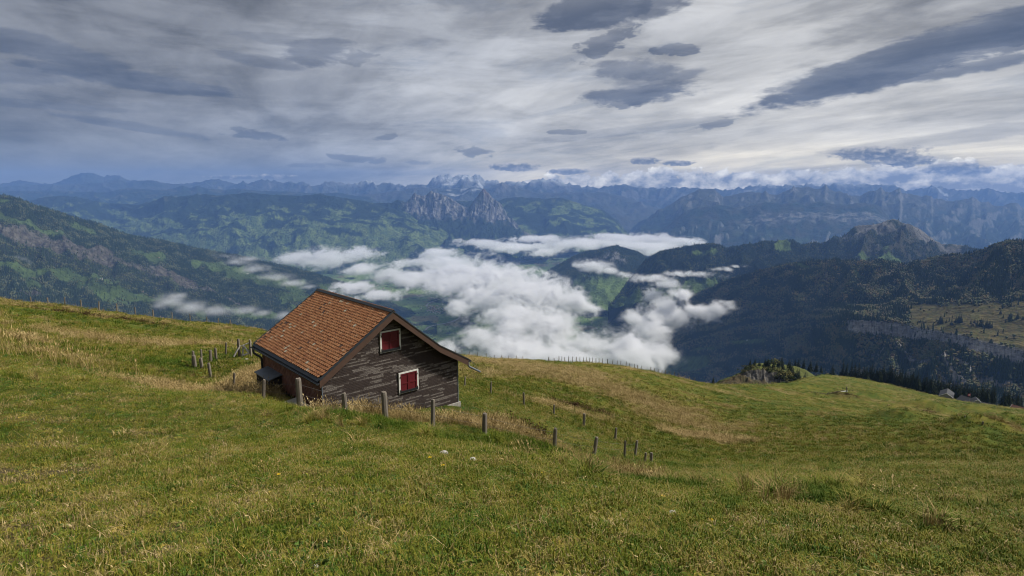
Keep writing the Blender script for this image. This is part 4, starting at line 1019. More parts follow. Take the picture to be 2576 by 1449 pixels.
FOG = [(1120, 885, -935, 45, 25, 230), (1195, 850, -905, 75, 34, 300), (1285, 822, -885, 85, 45, 350), (1390, 838, -890, 95, 45, 350), (1480, 872, -920, 105, 38, 300), (1590, 885, -935, 90, 34, 300), (1330, 890, -935, 160, 35, 300), (1450, 905, -945, 180, 25, 300), (1230, 800, -900, 40, 18, 250),
       (1640, 840, -905, 60, 45, 260), (1685, 795, -870, 55, 36, 230), (1750, 787, -812, 60, 22, 140), (1800, 782, -760, 45, 16, 90), (1840, 773, -728, 26, 9, 70), (1650, 890, -935, 50, 30, 250), (1715, 742, -720, 30, 12, 150), (1640, 755, -905, 30, 22, 240), (1600, 810, -905, 30, 16, 200),
       (1640, 700, -715, 70, 9, 200), (1740, 690, -680, 90, 9, 160), (1810, 678, -638, 45, 6, 110), (1855, 671, -618, 22, 4, 80), (1570, 692, -800, 26, 7, 200), (1680, 716, -768, 50, 9, 200),
       (1290, 765, -930, 110, 44, 500), (1380, 760, -930, 85, 38, 450), (1440, 768, -925, 60, 26, 320), (1490, 775, -925, 26, 10, 200), (1255, 722, -975, 120, 30, 650), (1180, 692, -1000, 130, 20, 800), (1060, 700, -1020, 85, 14, 600), (1130, 662, -1000, 90, 14, 700), (1225, 682, -985, 46, 26, 400), (1100, 640, -1020, 50, 9, 600), (1065, 614, -1000, 34, 12, 450), (1020, 662, -1020, 60, 10, 500), (1160, 720, -1000, 120, 14, 500), (1150, 775, -965, 34, 14, 240), (1200, 748, -975, 40, 18, 300),
       (755, 652, -1010, 55, 13, 500), (830, 652, -1000, 85, 20, 600), (900, 640, -1000, 60, 12, 500), (910, 678, -1030, 44, 10, 400), (890, 727, -1020, 55, 16, 380), (950, 742, -1040, 60, 9, 300), (985, 690, -1030, 50, 8, 400), (840, 735, -1020, 26, 10, 250),
       (1140, 598, -905, 60, 4, 900), (1240, 594, -905, 70, 6, 900), (1350, 600, -905, 90, 6, 900), (1470, 612, -905, 110, 9, 900), (1300, 622, -905, 90, 6, 700), (1560, 608, -905, 70, 9, 900), (1640, 604, -905, 80, 10, 900), (1710, 608, -905, 50, 8, 800), (1370, 634, -905, 46, 8, 600), (1620, 622, -905, 90, 9, 800), (1540, 598, -905, 60, 6, 800), (1220, 612, -905, 70, 5, 700),
       (1490, 672, -832, 46, 13, 260), (1455, 668, -830, 18, 7, 160), (1530, 680, -850, 22, 6, 180), (1580, 694, -870, 30, 5, 200)]
def _rng_(b): d = ray(b[0], b[1]); return b[2] / d[2]
fog_volume('valley_cloud', [b for b in FOG if _rng_(b) < 6300], 'white heaped cloud bank in the valley just beyond the meadow rim', cell=(12, 13, 9), lump=230, soft=.85, thr=.575)
fog_volume('valley_cloud', [b for b in FOG if _rng_(b) >= 6300], 'flat white cloud layers lying farther up the valley', cell=(20, 24, 12), lump=260, seed=7, thr=.58)
WISP = [(560, 648, -668, 36, 7, 90), (600, 660, -690, 36, 9, 90), (640, 678, -745, 36, 9, 100), (690, 698, -815, 40, 9, 110), (740, 714, -865, 36, 7, 110), (775, 722, -890, 22, 4, 100), (620, 652, -690, 40, 5, 80),
        (430, 762, -790, 30, 17, 110), (480, 775, -815, 46, 13, 110), (545, 783, -845, 46, 12, 110), (610, 782, -860, 36, 7, 100), (660, 788, -880, 24, 6, 90), (450, 745, -760, 24, 6, 90), (715, 795, -900, 22, 10, 100), (400, 770, -790, 14, 5, 60)]
fog_volume('mist', WISP, 'thin wisps of mist on the dark wooded mountainside', .016, .24, 2.0, (11, 11, 8), 150, 31, soft=1.1)
fog_volume('smoke', [(76, 663, -470, 4, 4, 20), (70, 657, -458, 6, 4, 24), (58, 652, -445, 10, 5, 34), (38, 648, -436, 16, 5, 44)], 'small plume of pale smoke rising from the dark wooded slope', .0045, .2, 1.0, (6, 6, 5), 40, 51, (.93, .95, 1.0), .6)

# ------------------------------------------------------------------ air
hz = MB(); hz.box(-28500, 28500, -3500, 24000, -1345, 860)
m_hz = bpy.data.materials.new('air_haze'); m_hz.use_nodes = True
T = NT(m_hz.node_tree); m_hz.node_tree.nodes.clear()
pv = T.n('ShaderNodeVolumePrincipled')
pv.inputs['Color'].default_value = (.24, .45, .98, 1)
pv.inputs['Density'].default_value = 3.7e-5
pv.inputs['Anisotropy'].default_value = .0
T.L.new(pv.outputs[0], T.n('ShaderNodeOutputMaterial').inputs['Volume'])
tag(hz.build('haze', m_hz), 'blue air between the mountains', None, None, 'stuff')

# ------------------------------------------------------------------ the hut
HT = .746; HAX, HAY, HAZ = -7.065, 20.0, -6.796
ROOTZ = -9.85
hut = empty('alpine_hut', (HAX, HAY, ROOTZ), HT, 'weathered brown shingled hut with a red tile roof and closed red shutters', 'hut')
OFF = HAZ - ROOTZ
HL = 6.9
U0, U1, W0, W1 = .255, 6.63, .40, 6.62           # wall planes
ROOF = [(0, 0), (3.17, 2.13), (5.395, .32), (6.93, -.585)]
def roofz(u): return float(np.interp(u, [p_[0] for p_ in ROOF], [p_[1] for p_ in ROOF]))
ga = np.array([math.cos(HT), math.sin(HT), 0]); ha = np.array([-math.sin(HT), math.cos(HT), 0])
def hloc(u, w, z): return np.array([HAX, HAY, HAZ]) + ga * u + ha * w + np.array([0, 0, z])
def Z_(z): return z + OFF
def face_hit(px, py, plane, val):
    """sighting -> (u, w, z) on a plane of the hut"""
    d = ray(px, py); A = np.array([HAX, HAY, HAZ]); n_ = ga if plane == 'u' else ha
    t_ = (A @ n_ + val) / (d @ n_)
    q = d * t_ - A
    return q @ ga, q @ ha, q[2]

m_soffit = simple_mat('soffit_boards', (.040, .030, .024), .85, .3, 6, .2)
m_barge = simple_mat('brown_barge_paint', (.078, .046, .033), .6, .12, 5, .1)
m_metal = simple_mat('dark_sheet_metal', (.026, .030, .035), .45, .25, 9, .0, .5)
m_zinc = simple_mat('zinc_sheet', (.12, .14, .165), .42, .2, 5, .0, .5)
m_white = simple_mat('white_window_paint', (.60, .59, .54), .6, .12, 18, .1)
m_red = simple_mat('red_shutter_paint', (.100, .009, .013), .5, .14, 14, .05, .3)
m_black = simple_mat('black_sill', (.016, .017, .019), .5, .2, 10)
m_iron = simple_mat('rusty_iron', (.05, .03, .022), .7, .3, 30)
m_conc = simple_mat('concrete', (.30, .285, .255), .95, .22, 7, .5)
m_wallbase = simple_mat('wall_boards', (.035, .029, .026), .95, .3, 9, .3)

wl = MB()
wp = [(U0, Z_(-2.62)), (U1, Z_(-2.62)), (U1, Z_(roofz(U1) - .19)), (5.395, Z_(.32 - .19)), (3.17, Z_(2.13 - .19)), (U0, Z_(roofz(U0) - .19))]
wl.prism(wp, W0, W1)
wall = wl.build('wall', m_wallbase, hut)

# shingles of the gable
m_sh, t, b = new_mat('weathered_shingle')
oc = t.n('ShaderNodeTexCoord').outputs['Object']
wear = attr(t, 'wear')
gp = t.n('ShaderNodeNewGeometry').outputs['Position']
sp1 = t.noise(t.mapv(gp, (.8, .8, 2.2)), 24, 5, .78); sp2 = t.noise(gp, 95, 3, .7)
speck = t.m('ADD', t.m('MULTIPLY', sp1, .5), t.m('MULTIPLY', sp2, .6))
k = t.rng(t.m('ADD', speck, t.m('MULTIPLY', wear, .175)), .645, .785)
dark_ = t.mix(t.noise(gp, 5, 4, .6), (.026, .019, .017), (.050, .037, .032))
lite = t.mix(sp2, (.14, .122, .108), (.33, .298, .265))
t.put(b.inputs['Base Color'], t.mix(t.m('MULTIPLY', k, .8), dark_, lite))
b.inputs['Roughness'].default_value = .95
bump(t, b, speck, .5, .006)
def shingle_mb(mb, u, z, w_, h_, wear_, jit=0.0):
    """one shingle leaning on the row below: bottom edge proud of the wall"""
    y1 = W0 - .004; y0 = W0 - .020 - jit
    mb.add([(u, y0, z), (u + w_, y0, z), (u + w_, W0 - .005, z + h_), (u, W0 - .005, z + h_), (u, y0 + .008, z), (u + w_, y0 + .008, z)],
           [(0, 1, 2, 3), (4, 5, 1, 0), (0, 3, 4), (1, 5, 2)], wear_)
ROWH = .064
WINS = [(2.75, 3.70, .42, 1.31), (3.55, 4.51, -1.50, -.59)]
sh_list = []
zr = -2.62; ri = 0
while zr < 1.9:
    u = U0 + .03 - random.random() * .1
    while u < U1 - .03:
        w_ = random.choice((.07, .09, .11, .13, .16))
        ua, ub = max(u, U0 + .025), min(u + w_, U1 - .02)
        top = min(roofz(ua), roofz(ub)) - .2
        blocked = any(ub > a - .01 and ua < b_ + .01 and zr + ROWH > c_ - .02 and zr < d_ + .01 for a, b_, c_, d_ in WINS)
        if ub - ua > .02 and zr + .02 < top and not blocked:
            # worn bands step down to one side
            blk = math.floor((u + .37 * (ri % 5)) / .30)
            n_ = float(fbm(np.array([blk * .30 / 1.1 + ri * .09]), np.array([zr / .11]), 3, 5)[0]) + .45 * float(fbm(np.array([u / 2.2]), np.array([zr / .8 + u * .35]), 2, 9)[0])
            wr = float(sstep(-.10, .20, n_)) * .95 + random.uniform(-.08, .1)
            sh_list.append((ua, zr, ub - ua - .003, ROWH + .018, wr))
        u += w_
    zr += ROWH; ri += 1
# the 300 largest stand alone, the rest is one mass
order = sorted(range(len(sh_list)), key=lambda i: -(sh_list[i][2]) + .015 * abs(sh_list[i][1] + .3))
single = set(order[:300])
cache = {}
mass = MB()
for i, (u, z, w_, h_, wr) in enumerate(sh_list):
    if i in single:
        key = (round(w_, 2), round(wr * 4))
        if key not in cache:
            mb = MB(); shingle_mb(mb, 0, 0, w_, h_, wr, .001); cache[key] = mb.mesh('shingle', m_sh, att='wear')
        o = link(bpy.data.objects.new('shingle', cache[key]), wall); o.location = (u, 0, Z_(z))
    else:
        shingle_mb(mass, u, Z_(z), w_, h_, wr, random.random() * .004)
tag(mass.build('small_shingles', m_sh, wall, att='wear'), None, None, None, 'stuff')

# diamond shingles of the long wall
m_dia, t, b = new_mat('red_brown_diamond_shingle')
rn = t.n('ShaderNodeObjectInfo').outputs['Random']
gp = t.n('ShaderNodeNewGeometry').outputs['Position']
c = t.ramp(rn, [(0, (.16, .065, .046)), (.5, (.24, .10, .072)), (.85, (.30, .145, .105)), (1, (.34, .19, .145))])
t.put(b.inputs['Base Color'], t.mix(t.noise(gp, 18, 5, .65), c, (.15, .08, .06)))
b.inputs['Roughness'].default_value = .75
dw, dh = .135, .135
mb = MB()
mb.add([(0, -dw, 0), (0, 0, -dh), (0, dw, 0), (0, 0, dh), (-.012, -dw * .96, 0), (-.022, 0, -dh * .96), (-.012, dw * .96, 0), (-.006, 0, dh * .96)],
       [(4, 7, 6, 5), (0, 4, 5, 1), (1, 5, 6, 2), (2, 6, 7, 3), (3, 7, 4, 0)])
dme = mb.mesh('diamond_shingle', m_dia)
r_i = 0; z = -.10
cand = []
while z > -1.55:
    w_ = W0 + dw * (1 + (r_i % 2))
    while w_ < W1 - dw * .8:
        cand.append((w_, z)); w_ += dw * 2
    z -= dh; r_i += 1
for w_, z in cand[:296]:
    o = link(bpy.data.objects.new('diamond_shingle', dme), wall)
    o.location = (U0 - .001 - .003 * random.random(), w_, Z_(z)); o.rotation_euler = (random.gauss(0, .012), 0, 0)
for (u_, w_) in ((U0 - .012, W0 - .03), (U1 - .02, W0 - .03)):
    zt = roofz(u_ + .02) - .2
    MB().box(u_, u_ + .035, w_, w_ + .04, Z_(-2.62), Z_(zt)).build('corner_trim', m_zinc, hut)
fd = MB(); fd.box(U0 - .05, U1 + .09, W0 - .09, W1 + .05, Z_(-3.2), Z_(-2.622))
fd.build('foundation', m_conc, hut)

# roof boards under the tiles
rf = MB()
up_ = [(u, Z_(z - .02)) for u, z in ROOF]; dn = [(u, Z_(z - .17)) for u, z in ROOF]
rf.prism(dn + up_[::-1], 0.0, HL)
roof = rf.build('roof', m_soffit, hut)
# barge boards front and back
def along_roof(mb, off_top, off_bot, w0, w1, seglist):
    for (a, b_) in seglist:
        (ua, za), (ub, zb) = a, b_
        mb.prism([(ua, Z_(za + off_bot)), (ub, Z_(zb + off_bot)), (ub, Z_(zb + off_top)), (ua, Z_(za + off_top))], w0, w1)
segs = list(zip(ROOF[:-1], ROOF[1:]))
for s_, nm in ((segs[:1], 'barge_board'), (segs[1:2], 'barge_board'), (segs[2:], 'barge_board')):
    mb = MB(); along_roof(mb, .0, -.29, -.035, -.002, s_); mb.build(nm, m_barge, hut)
    mb = MB(); along_roof(mb, .0, -.29, HL + .002, HL + .035, s_); mb.build(nm, m_barge, hut)
    mb = MB(); along_roof(mb, .042, -.012, -.052, -.037, s_); along_roof(mb, .042, .026, -.036, .05, s_); mb.build('verge_flashing', m_metal, hut)
    mb = MB(); along_roof(mb, .055, .035, HL - .05, HL + .05, s_); mb.build('verge_flashing', m_metal, hut)

# beaver tail tiles
def tile_stops(): return [(0, (.085, .052, .040)), (.025, (.25, .102, .046)), (.30, (.315, .135, .058)), (.70, (.35, .158, .070)), (.955, (.38, .185, .088)), (.985, (.36, .24, .15)), (1, (.42, .36, .26))]
def tile_mat(name, inst):
    m, t, b = new_mat(name)
    rn = t.n('ShaderNodeObjectInfo').outputs['Random'] if inst else attr(t, 'tint')
    gp = t.n('ShaderNodeNewGeometry').outputs['Position']
    n_ = t.noise(gp, 14, 5, .65)
    big = t.noise(gp, .9, 4, .6)
    c = t.ramp(t.m('ADD', rn, t.m('MULTIPLY', t.m('SUBTRACT', big, .5), .25), clamp=True), tile_stops())
    c = t.mix(t.rng(n_, .45, .75, 0, .35), c, (.15, .075, .05))
    c = t.mix(t.rng(t.noise(gp, 60, 3, .6), .6, .8, 0, .4), c, (.33, .27, .20))
    t.put(b.inputs['Base Color'], c)
    b.inputs['Roughness'].default_value = .85
    bump(t, b, n_, .3, .004)
    return m
m_tile = tile_mat('clay_tile', True); m_tile_mass = tile_mat('clay_tile_mass', False)
TWD, TEX = .166, .132
def tile_verts():
    # local: x across, y up the slope, z off the roof; rounded lower end
    w2 = TWD / 2 - .003
    out = [(-w2, .30), (-w2, .075), (-w2 * .86, .036), (-w2 * .5, .010), (0, 0), (w2 * .5, .010), (w2 * .86, .036), (w2, .075), (w2, .30)]
    vt = []
    for x, y in out: vt.append((x, y, .052 - .12 * y))
    for x, y in out[1:8]: vt.append((x, y, .052 - .12 * y - .024))
    fs = [tuple(range(9))] + [(i + 1, 9 + i, 10 + i, i + 2) for i in range(6)]
    return vt, fs
tv, tf = tile_verts()
tmb = MB(); tmb.add(tv, tf); tile_me = tmb.mesh('roof_tile', m_tile, fix=False)
def slope_matrix(a, b_):
    d = Vector((b_[0] - a[0], 0, b_[1] - a[1])); L = d.length; d.normalize()
    nrm = Vector((-d.z, 0, d.x)) if d.x > 0 else Vector((d.z, 0, -d.x))
    # x axis across = along w, y = up the slope, z = outward
    xa = d.cross(nrm)
    M = Matrix(((xa.x, d.x, nrm.x, a[0]), (xa.y, d.y, nrm.y, 0), (xa.z, d.z, nrm.z, Z_(a[1])), (0, 0, 0, 1)))
    return M, L, xa.y
def tiles_on(a, b_, s0=.065, near=None):
    M, L, sgn = slope_matrix(a, b_)
    res = []
    nrow = int((L - .16 - s0) / TEX) + 1
    for i in range(nrow):
        s_ = s0 + i * TEX
        x = .07 + (TWD / 2 if i % 2 else TWD)
        while x < HL - .08:
            res.append(M @ Matrix.Translation((x * sgn, s_ + random.gauss(0, .004), random.uniform(0, .005))) @ Matrix.Rotation(random.gauss(0, .018), 4, 'Z') @ Matrix.Rotation(random.gauss(0, .02), 4, 'Y'))
            x += TWD
    return res
left = tiles_on(ROOF[0], ROOF[1])
root_inv = np.array([HAX, HAY, ROOTZ])
def wdist(M):
    q = M.translation; return np.linalg.norm(root_inv + ga * q.x + ha * q.y + np.array([0, 0, q.z]))
left.sort(key=wdist)
for M in left[:300]:
    o = link(bpy.data.objects.new('roof_tile', tile_me), roof); o.matrix_local = M
mass = MB()
for M in left[300:]: mass.add([M @ Vector(v) for v in tv], tf, min(1, max(0, random.random())))
tag(mass.build('roof_tiles', m_tile_mass, roof, att='tint', fix=False), None, None, None, 'stuff')
mass = MB()
for M in tiles_on(ROOF[2], ROOF[1], .0) + tiles_on(ROOF[3], ROOF[2], .08): mass.add([M @ Vector(v) for v in tv], tf, random.random())
tag(mass.build('rear_roof_tiles', m_tile_mass, roof, att='tint', fix=False), None, None, None, 'stuff')
# ridge caps
nr = 11
for i in range(nr):
    a, b_ = -.05 + (HL + .1) * i / nr, -.05 + (HL + .1) * (i + 1) / nr + .03
    mb = MB(); r0, r1 = .0, .0
    ex = .003 * (i % 2)
    zt = Z_(2.13 + .075 + ex)
    for (du, dz_) in ((-.115, -.115 * .672), (.115, -.115 * .8135)):
        poly = [(3.17 + du, zt + dz_), (3.17, zt), (3.17, zt + .014), (3.17 + du, zt + dz_ + .014)]
        mb.prism(poly, a, b_)
    mb.build('ridge_cap', m_metal, hut)
# eaves: flashing panels, gutters, pipes
nf = 10
for i in range(nf):
    a, b_ = HL * i / nf + .004, HL * (i + 1) / nf - .004
    mb = MB(); mb.prism([(-.06, Z_(-.035 + .003 * (i % 2))), (.10, Z_(.074 + .003 * (i % 2))), (.10, Z_(.084 + .003 * (i % 2))), (-.06, Z_(-.025 + .003 * (i % 2)))], a, b_)
    mb.build('eave_flashing', m_metal, hut)
def gutter(u, z, w0, w1, sgn):
    mb = MB(); n_ = 7; rad = .075
    ins = [(u + math.cos(math.pi + math.pi * k / (n_ - 1)) * (rad - .006), Z_(z) + math.sin(math.pi + math.pi * k / (n_ - 1)) * (rad - .006)) for k in range(n_)]
    out = [(u + math.cos(math.pi + math.pi * k / (n_ - 1)) * rad, Z_(z) + math.sin(math.pi + math.pi * k / (n_ - 1)) * rad) for k in range(n_)]
    mb.prism(out + ins[::-1], w0, w1)
    mb.tube([(u - sgn * rad, w0, Z_(z + .004)), (u - sgn * rad, w1, Z_(z + .004))], .011, 6)
    for e in (w0, w1 - .006):
        mb.prism(out, e, e + .006)
    return mb
gutter(-.075, -.085, -.03, HL + .03, 1).build('gutter', m_metal, hut)
gutter(7.02, -.66, -.03, HL + .03, -1).build('gutter', m_metal, hut)
pts = [(-.075, HL - .16, Z_(-.13)), (-.075, HL - .16, Z_(-.27)), (-.06, HL - .19, Z_(-.36)), (.02, HL - .30, Z_(-.44)), (.10, HL - .40, Z_(-.50)), (.15, HL - .45, Z_(-.58)), (.16, HL - .46, Z_(-.72)), (.16, HL - .46, Z_(-1.05)), (.16, HL - .46, Z_(-1.75))]
MB().tube(pts, .05, 10).build('downpipe', m_metal, hut, True)
pts = [(7.02, .10, Z_(-.70)), (7.02, .10, Z_(-.86)), (7.035, .10, Z_(-.93)), (7.09, .09, Z_(-1.0)), (7.20, .08, Z_(-1.06)), (7.66, .04, Z_(-1.34))]
MB().tube(pts, [.048, .048, .048, .048, .046, .046], 10).build('broken_spout', m_zinc, hut, True)
MB().tube([(7.10, .06, Z_(-.66)), (7.60, .04, Z_(-1.27))], .006, 5).build('stay_wire', m_zinc, hut)

# windows closed by shutters
def window(u0, u1, z0, z1):
    fw = .072; y = W0 - .055
    mb = MB()
    mb.box(u0, u0 + fw, y, W0 + .01, Z_(z0), Z_(z1)).box(u1 - fw, u1, y, W0 + .01, Z_(z0), Z_(z1))
    mb.box(u0 + fw + .001, u1 - fw - .001, y + .002, W0 + .01, Z_(z1 - fw * .8), Z_(z1) - .001).box(u0 + fw + .001, u1 - fw - .001, y + .002, W0 + .01, Z_(z0) + .001, Z_(z0 + .025))
    wn = mb.build('window', m_white, hut)
    iu0, iu1, iz0, iz1 = u0 + fw + .004, u1 - fw - .004, z0 + .045, z1 - fw * .8 - .004
    mid = (iu0 + iu1) / 2
    for a, b_ in ((iu0, mid - .003), (mid + .003, iu1)):
        mb = MB(); s_ = .055
        zm = iz0 + (iz1 - iz0) * .47
        mb.box(a, b_, y + .022, y + .04, Z_(iz0), Z_(iz1))
        mb.box(a, a + s_, y + .001, y + .021, Z_(iz0), Z_(iz1)).box(b_ - s_, b_, y + .001, y + .021, Z_(iz0), Z_(iz1))
        for q0, q1 in ((iz0, iz0 + .06), (zm - .03, zm + .03), (iz1 - .06, iz1)):
            mb.box(a + s_ + .001, b_ - s_ - .001, y + .0025, y + .021, Z_(q0) + .0005, Z_(q1) - .0005)
        mb.build('shutter', m_red, wn)
    MB().box(u0 + .05, u1 - .045, y - .035, y - .002, Z_(z0 + .028), Z_(z0 + .12)).build('sill', m_black, wn)
    for uu in (u0 + fw - .012, u1 - fw + .012):
        for zz in (iz0 + .10, iz1 - .13):
            mb = MB(); mb.tube([(uu, y - .012, Z_(zz - .035)), (uu, y - .012, Z_(zz + .035))], .012, 6)
            d_ = .07 if uu < mid else -.07
            mb.box(min(uu, uu + d_), max(uu, uu + d_), y - .009, y - .004, Z_(zz - .012), Z_(zz + .012))
            mb.build('hinge', m_iron, wn)
    for uu, zz in ((u0 - .17, z0 + .06), (u1 + .17, z0 + .10)):
        MB().tube([(uu, W0 - .03, Z_(zz)), (uu, W0 - .075, Z_(zz)), (uu + .01, W0 - .08, Z_(zz - .06))], .010, 6).build('shutter_catch', m_iron, wn)
for w_ in WINS: window(*w_)
mb = MB(); mb.box(U1 + .035, U1 + .075, W0 + .10, W0 + .52, Z_(-1.74), Z_(-.82)).box(U1 + .02, U1 + .034, W0 + .08, W0 + .54, Z_(-1.76), Z_(-.80))
mb.build('side_shutter', m_red, hut)
# sheet metal covered hatch against the long wall
c1 = face_hit(711, 942, 'u', U0); c2 = face_hit(675, 922, 'u', U0)
bw0, bw1 = min(c1[1], c2[1]), max(c1[1], c2[1]); bz = (c1[2] + c2[2]) / 2
mb = MB(); mb.prism([(U0 - .62, Z_(bz - .16)), (U0 - .02, Z_(bz - .02)), (U0 - .02, Z_(bz + .02)), (U0 - .62, Z_(bz - .12))], bw0, bw1)
hatch = MB().box(U0 - .55, U0 - .03, bw0 + .05, bw1 - .05, Z_(-2.6), Z_(bz - .17)).build('hatch', simple_mat('dark_hatch_boards', (.03, .027, .025), .9, .4, 12, .3), hut)
mb.build('hatch_cover', m_zinc, hatch)
sl = on_ground(765, 985)
sx, sy = hloc(U0 - .65, 1.4, 0)[:2]
so = MB().box(-.32, .32, -.55, .55, -.25, .06).build('concrete_slab', m_conc)
so.location = (sx, sy, gz(sx, sy) + .06); so.rotation_euler = (.05, -.1, HT)
tag(so, 'grey concrete slab lying in the tall grass against the long wall', 'slab')

# ------------------------------------------------------------------ fences and the gate
m_post, t, b = new_mat('weathered_post_wood')
oc = t.n('ShaderNodeTexCoord').outputs['Object']
rn = t.n('ShaderNodeObjectInfo').outputs['Random']
gr = t.noise(t.mapv(oc, (9, 9, .8)), 6, 6, .7)
c = t.mix(gr, (.075, .062, .050), (.30, .265, .215))
c = t.mix(t.rng(rn, 0, 1, 0, .55, False), c, (.12, .10, .082))
t.put(b.inputs['Base Color'], c); b.inputs['Roughness'].default_value = .95
bump(t, b, gr, .8, .02)
m_grey, t, b = new_mat('silver_grey_timber')
gr = t.noise(t.mapv(t.n('ShaderNodeTexCoord').outputs['Object'], (3, 3, 3)), 12, 6, .7)
t.put(b.inputs['Base Color'], t.mix(gr, (.28, .265, .24), (.66, .63, .58))); b.inputs['Roughness'].default_value = .95
bump(t, b, gr, .6, .01)
m_wire = simple_mat('fence_wire', (.09, .085, .08), .6, .2, 4)
def post_mesh(h, r, seed, square=False):
    r_ = random.Random(seed); mb = MB(); n_ = 4 if square else 9
    ang = [2 * math.pi * k / n_ + .6 for k in range(n_)]
    prof = [(-.35, 1.05), (0, 1.03), (h * .5, 1.0), (h * .93, .96), (h, .80)]
    dent = [r_.uniform(.86, 1.1) for _ in ang]
    vs = []; fs = []
    for i, (z, k_) in enumerate(prof):
        for a, q in zip(ang, dent):
            zz = z + (r_.uniform(-.04, .03) * h * .5 if i >= 3 else 0)
            vs.append((r * k_ * q * math.cos(a), r * k_ * q * math.sin(a), zz))
    for i in range(len(prof) - 1):
        for k in range(n_): fs.append((i * n_ + k, i * n_ + (k + 1) % n_, (i + 1) * n_ + (k + 1) % n_, (i + 1) * n_ + k))
    vs.append((r_.uniform(-.2, .2) * r, r_.uniform(-.2, .2) * r, h + r * .12)); k0 = (len(prof) - 1) * n_
    fs += [(k0 + k, k0 + (k + 1) % n_, len(vs) - 1) for k in range(n_)]
    mb.add(vs, fs)
    return mb.mesh('fence_post', m_post, smooth=False)
POSTS = []
def crest_point(px, r0, r1):
    """the brow of the meadow along one bearing"""
    d = ray(px, 900); u = d[:2] / np.linalg.norm(d[:2])
    ts = np.geomspace(r0, r1, 500)
    z = ground(u[0] * ts, u[1] * ts)
    i = int((z / ts).argmax())
    return np.array([u[0] * ts[i], u[1] * ts[i], z[i]])
def fence(name, label, posts, wires=(.35, .7), rad=.055, wire_r=.006, group=None, skip=(), crest=None):
    """posts: (px, top, bottom[, depth[, dx_top, thickness]])"""
    root = None; tops = []
    for i, q in enumerate(posts):
        px, pt, pb = q[:3]
        base = P(px, pb, q[3]) if len(q) > 3 and q[3] else on_ground(px, pb)
        if crest: base = crest_point(px, *crest)
        t_ = base[1] * math.cos(PITCH) - base[2] * math.sin(PITCH)
        h = max(.25, (pb - pt) * t_ / F / math.cos(PITCH) * 1.0)
        if len(q) > 3 and q[3] and q[3] < 60:
            h = P(px, pt, q[3])[2] - gz(base[0], base[1]); base[2] = gz(base[0], base[1])
        if crest: h = max(.75, min(h, 1.25)) + .32
        if root is None:
            root = empty(name, tuple(base), 0, label, 'fence', group)
        k = q[5] if len(q) > 5 else 1.0
        o = link(bpy.data.objects.new('fence_post', post_mesh(h, rad * k * random.uniform(.85, 1.15), i + len(posts) * 31)), root)
        lean = (q[4] if len(q) > 4 else 0) * t_ / F / h
        o.rotation_euler = (random.gauss(0, .03), math.atan(lean) if lean else random.gauss(0, .03), random.random() * 6)
        if lean: o.rotation_euler = (0, math.atan(lean), 0)
        o.location = Vector(base) - Vector(root.location)
        if t_ < 55: POSTS.append((base[0], base[1]))
        tops.append((Vector(base) - Vector(root.location), h))
    for wz in wires:
        for i, ((a, ha_), (b_, hb_)) in enumerate(zip(tops[:-1], tops[1:])):
            if i in skip or (a - b_).length > 30: continue
            p0 = a + Vector((0, 0, wz * ha_)); p1 = b_ + Vector((0, 0, wz * hb_))
            m_ = (p0 + p1) / 2 - Vector((0, 0, .012 * (p0 - p1).length))
            MB().tube([p0, m_, p1], wire_r, 4, caps=False).build('wire', m_wire, root)
    return root
fence('post_fence', 'row of thick weathered posts in tall grass in front of the hut', [(588, 937, 977, None, 5), (663, 953, 1003, None, 5, .9), (755, 948, 1022, 19.2, 0, 1.35), (869, 985, 1036, 19.3, 0, 1.25), (970, 983, 1055, None, -2, 1.25), (1089, 1003, 1074, None, 0, 1.25), (1219, 1036, 1093, None, 0, 1.2), (1394, 1074, 1133, None, 0, 1.0), (1494, 1097, 1144, None, 6, 1.2), (1571, 1107, 1151, None, 1, .8), (1597, 1106, 1148, None, 4, 1.1), (1622, 1137, 1164, None, 0, 1.0), (1637, 1137, 1166, None, 0, 1.0)], (.45, .8), .075, .004)
fence('stake_fence', 'loose group of split grey stakes left of the hut', [(486, 882, 922, None, 3), (491, 893, 924, None, -1, 1.3), (507, 878, 905, None, 1, .8), (508.5, 900, 927, None, -2, 1.3), (530.5, 880, 910, None, 1), (530.5, 912, 951, None, 0, 1.1), (544, 875, 905, None, 0), (568, 861, 894, None, 4, .8)], (), .085, .004)
fence('hillside_fence', 'thin leaning posts crossing the slope behind the hut', [(1168, 947, 975, None, 3), (1234, 959, 995, None, 0, .8), (1318, 986, 1022, None, -1), (1393, 1017, 1046, None, 1, .9), (1468, 1039, 1074, None, 1, 1.1), (1547, 1075, 1108, None, 2)], (.1,), .085, .004)
lp = [(98, 758, 764), (140, 756.5, 766), (181, 758.5, 771), (221, 759.5, 775), (263.5, 762, 779), (308, 768, 783.5), (353, 773.5, 791), (397, 781.5, 796), (443.5, 788, 803), (488, 795.5, 808.5), (529, 805, 815), (557, 809.5, 818), (587, 815, 822)]
fence('ridge_fence', 'pale posts along the skyline of the left meadow', [(a, b_ - .6, c_ + 1, 97 + i * 1.0, 0) for i, (a, b_, c_) in enumerate(lp)], (.4, .8), .10, .008, crest=(70, 150))
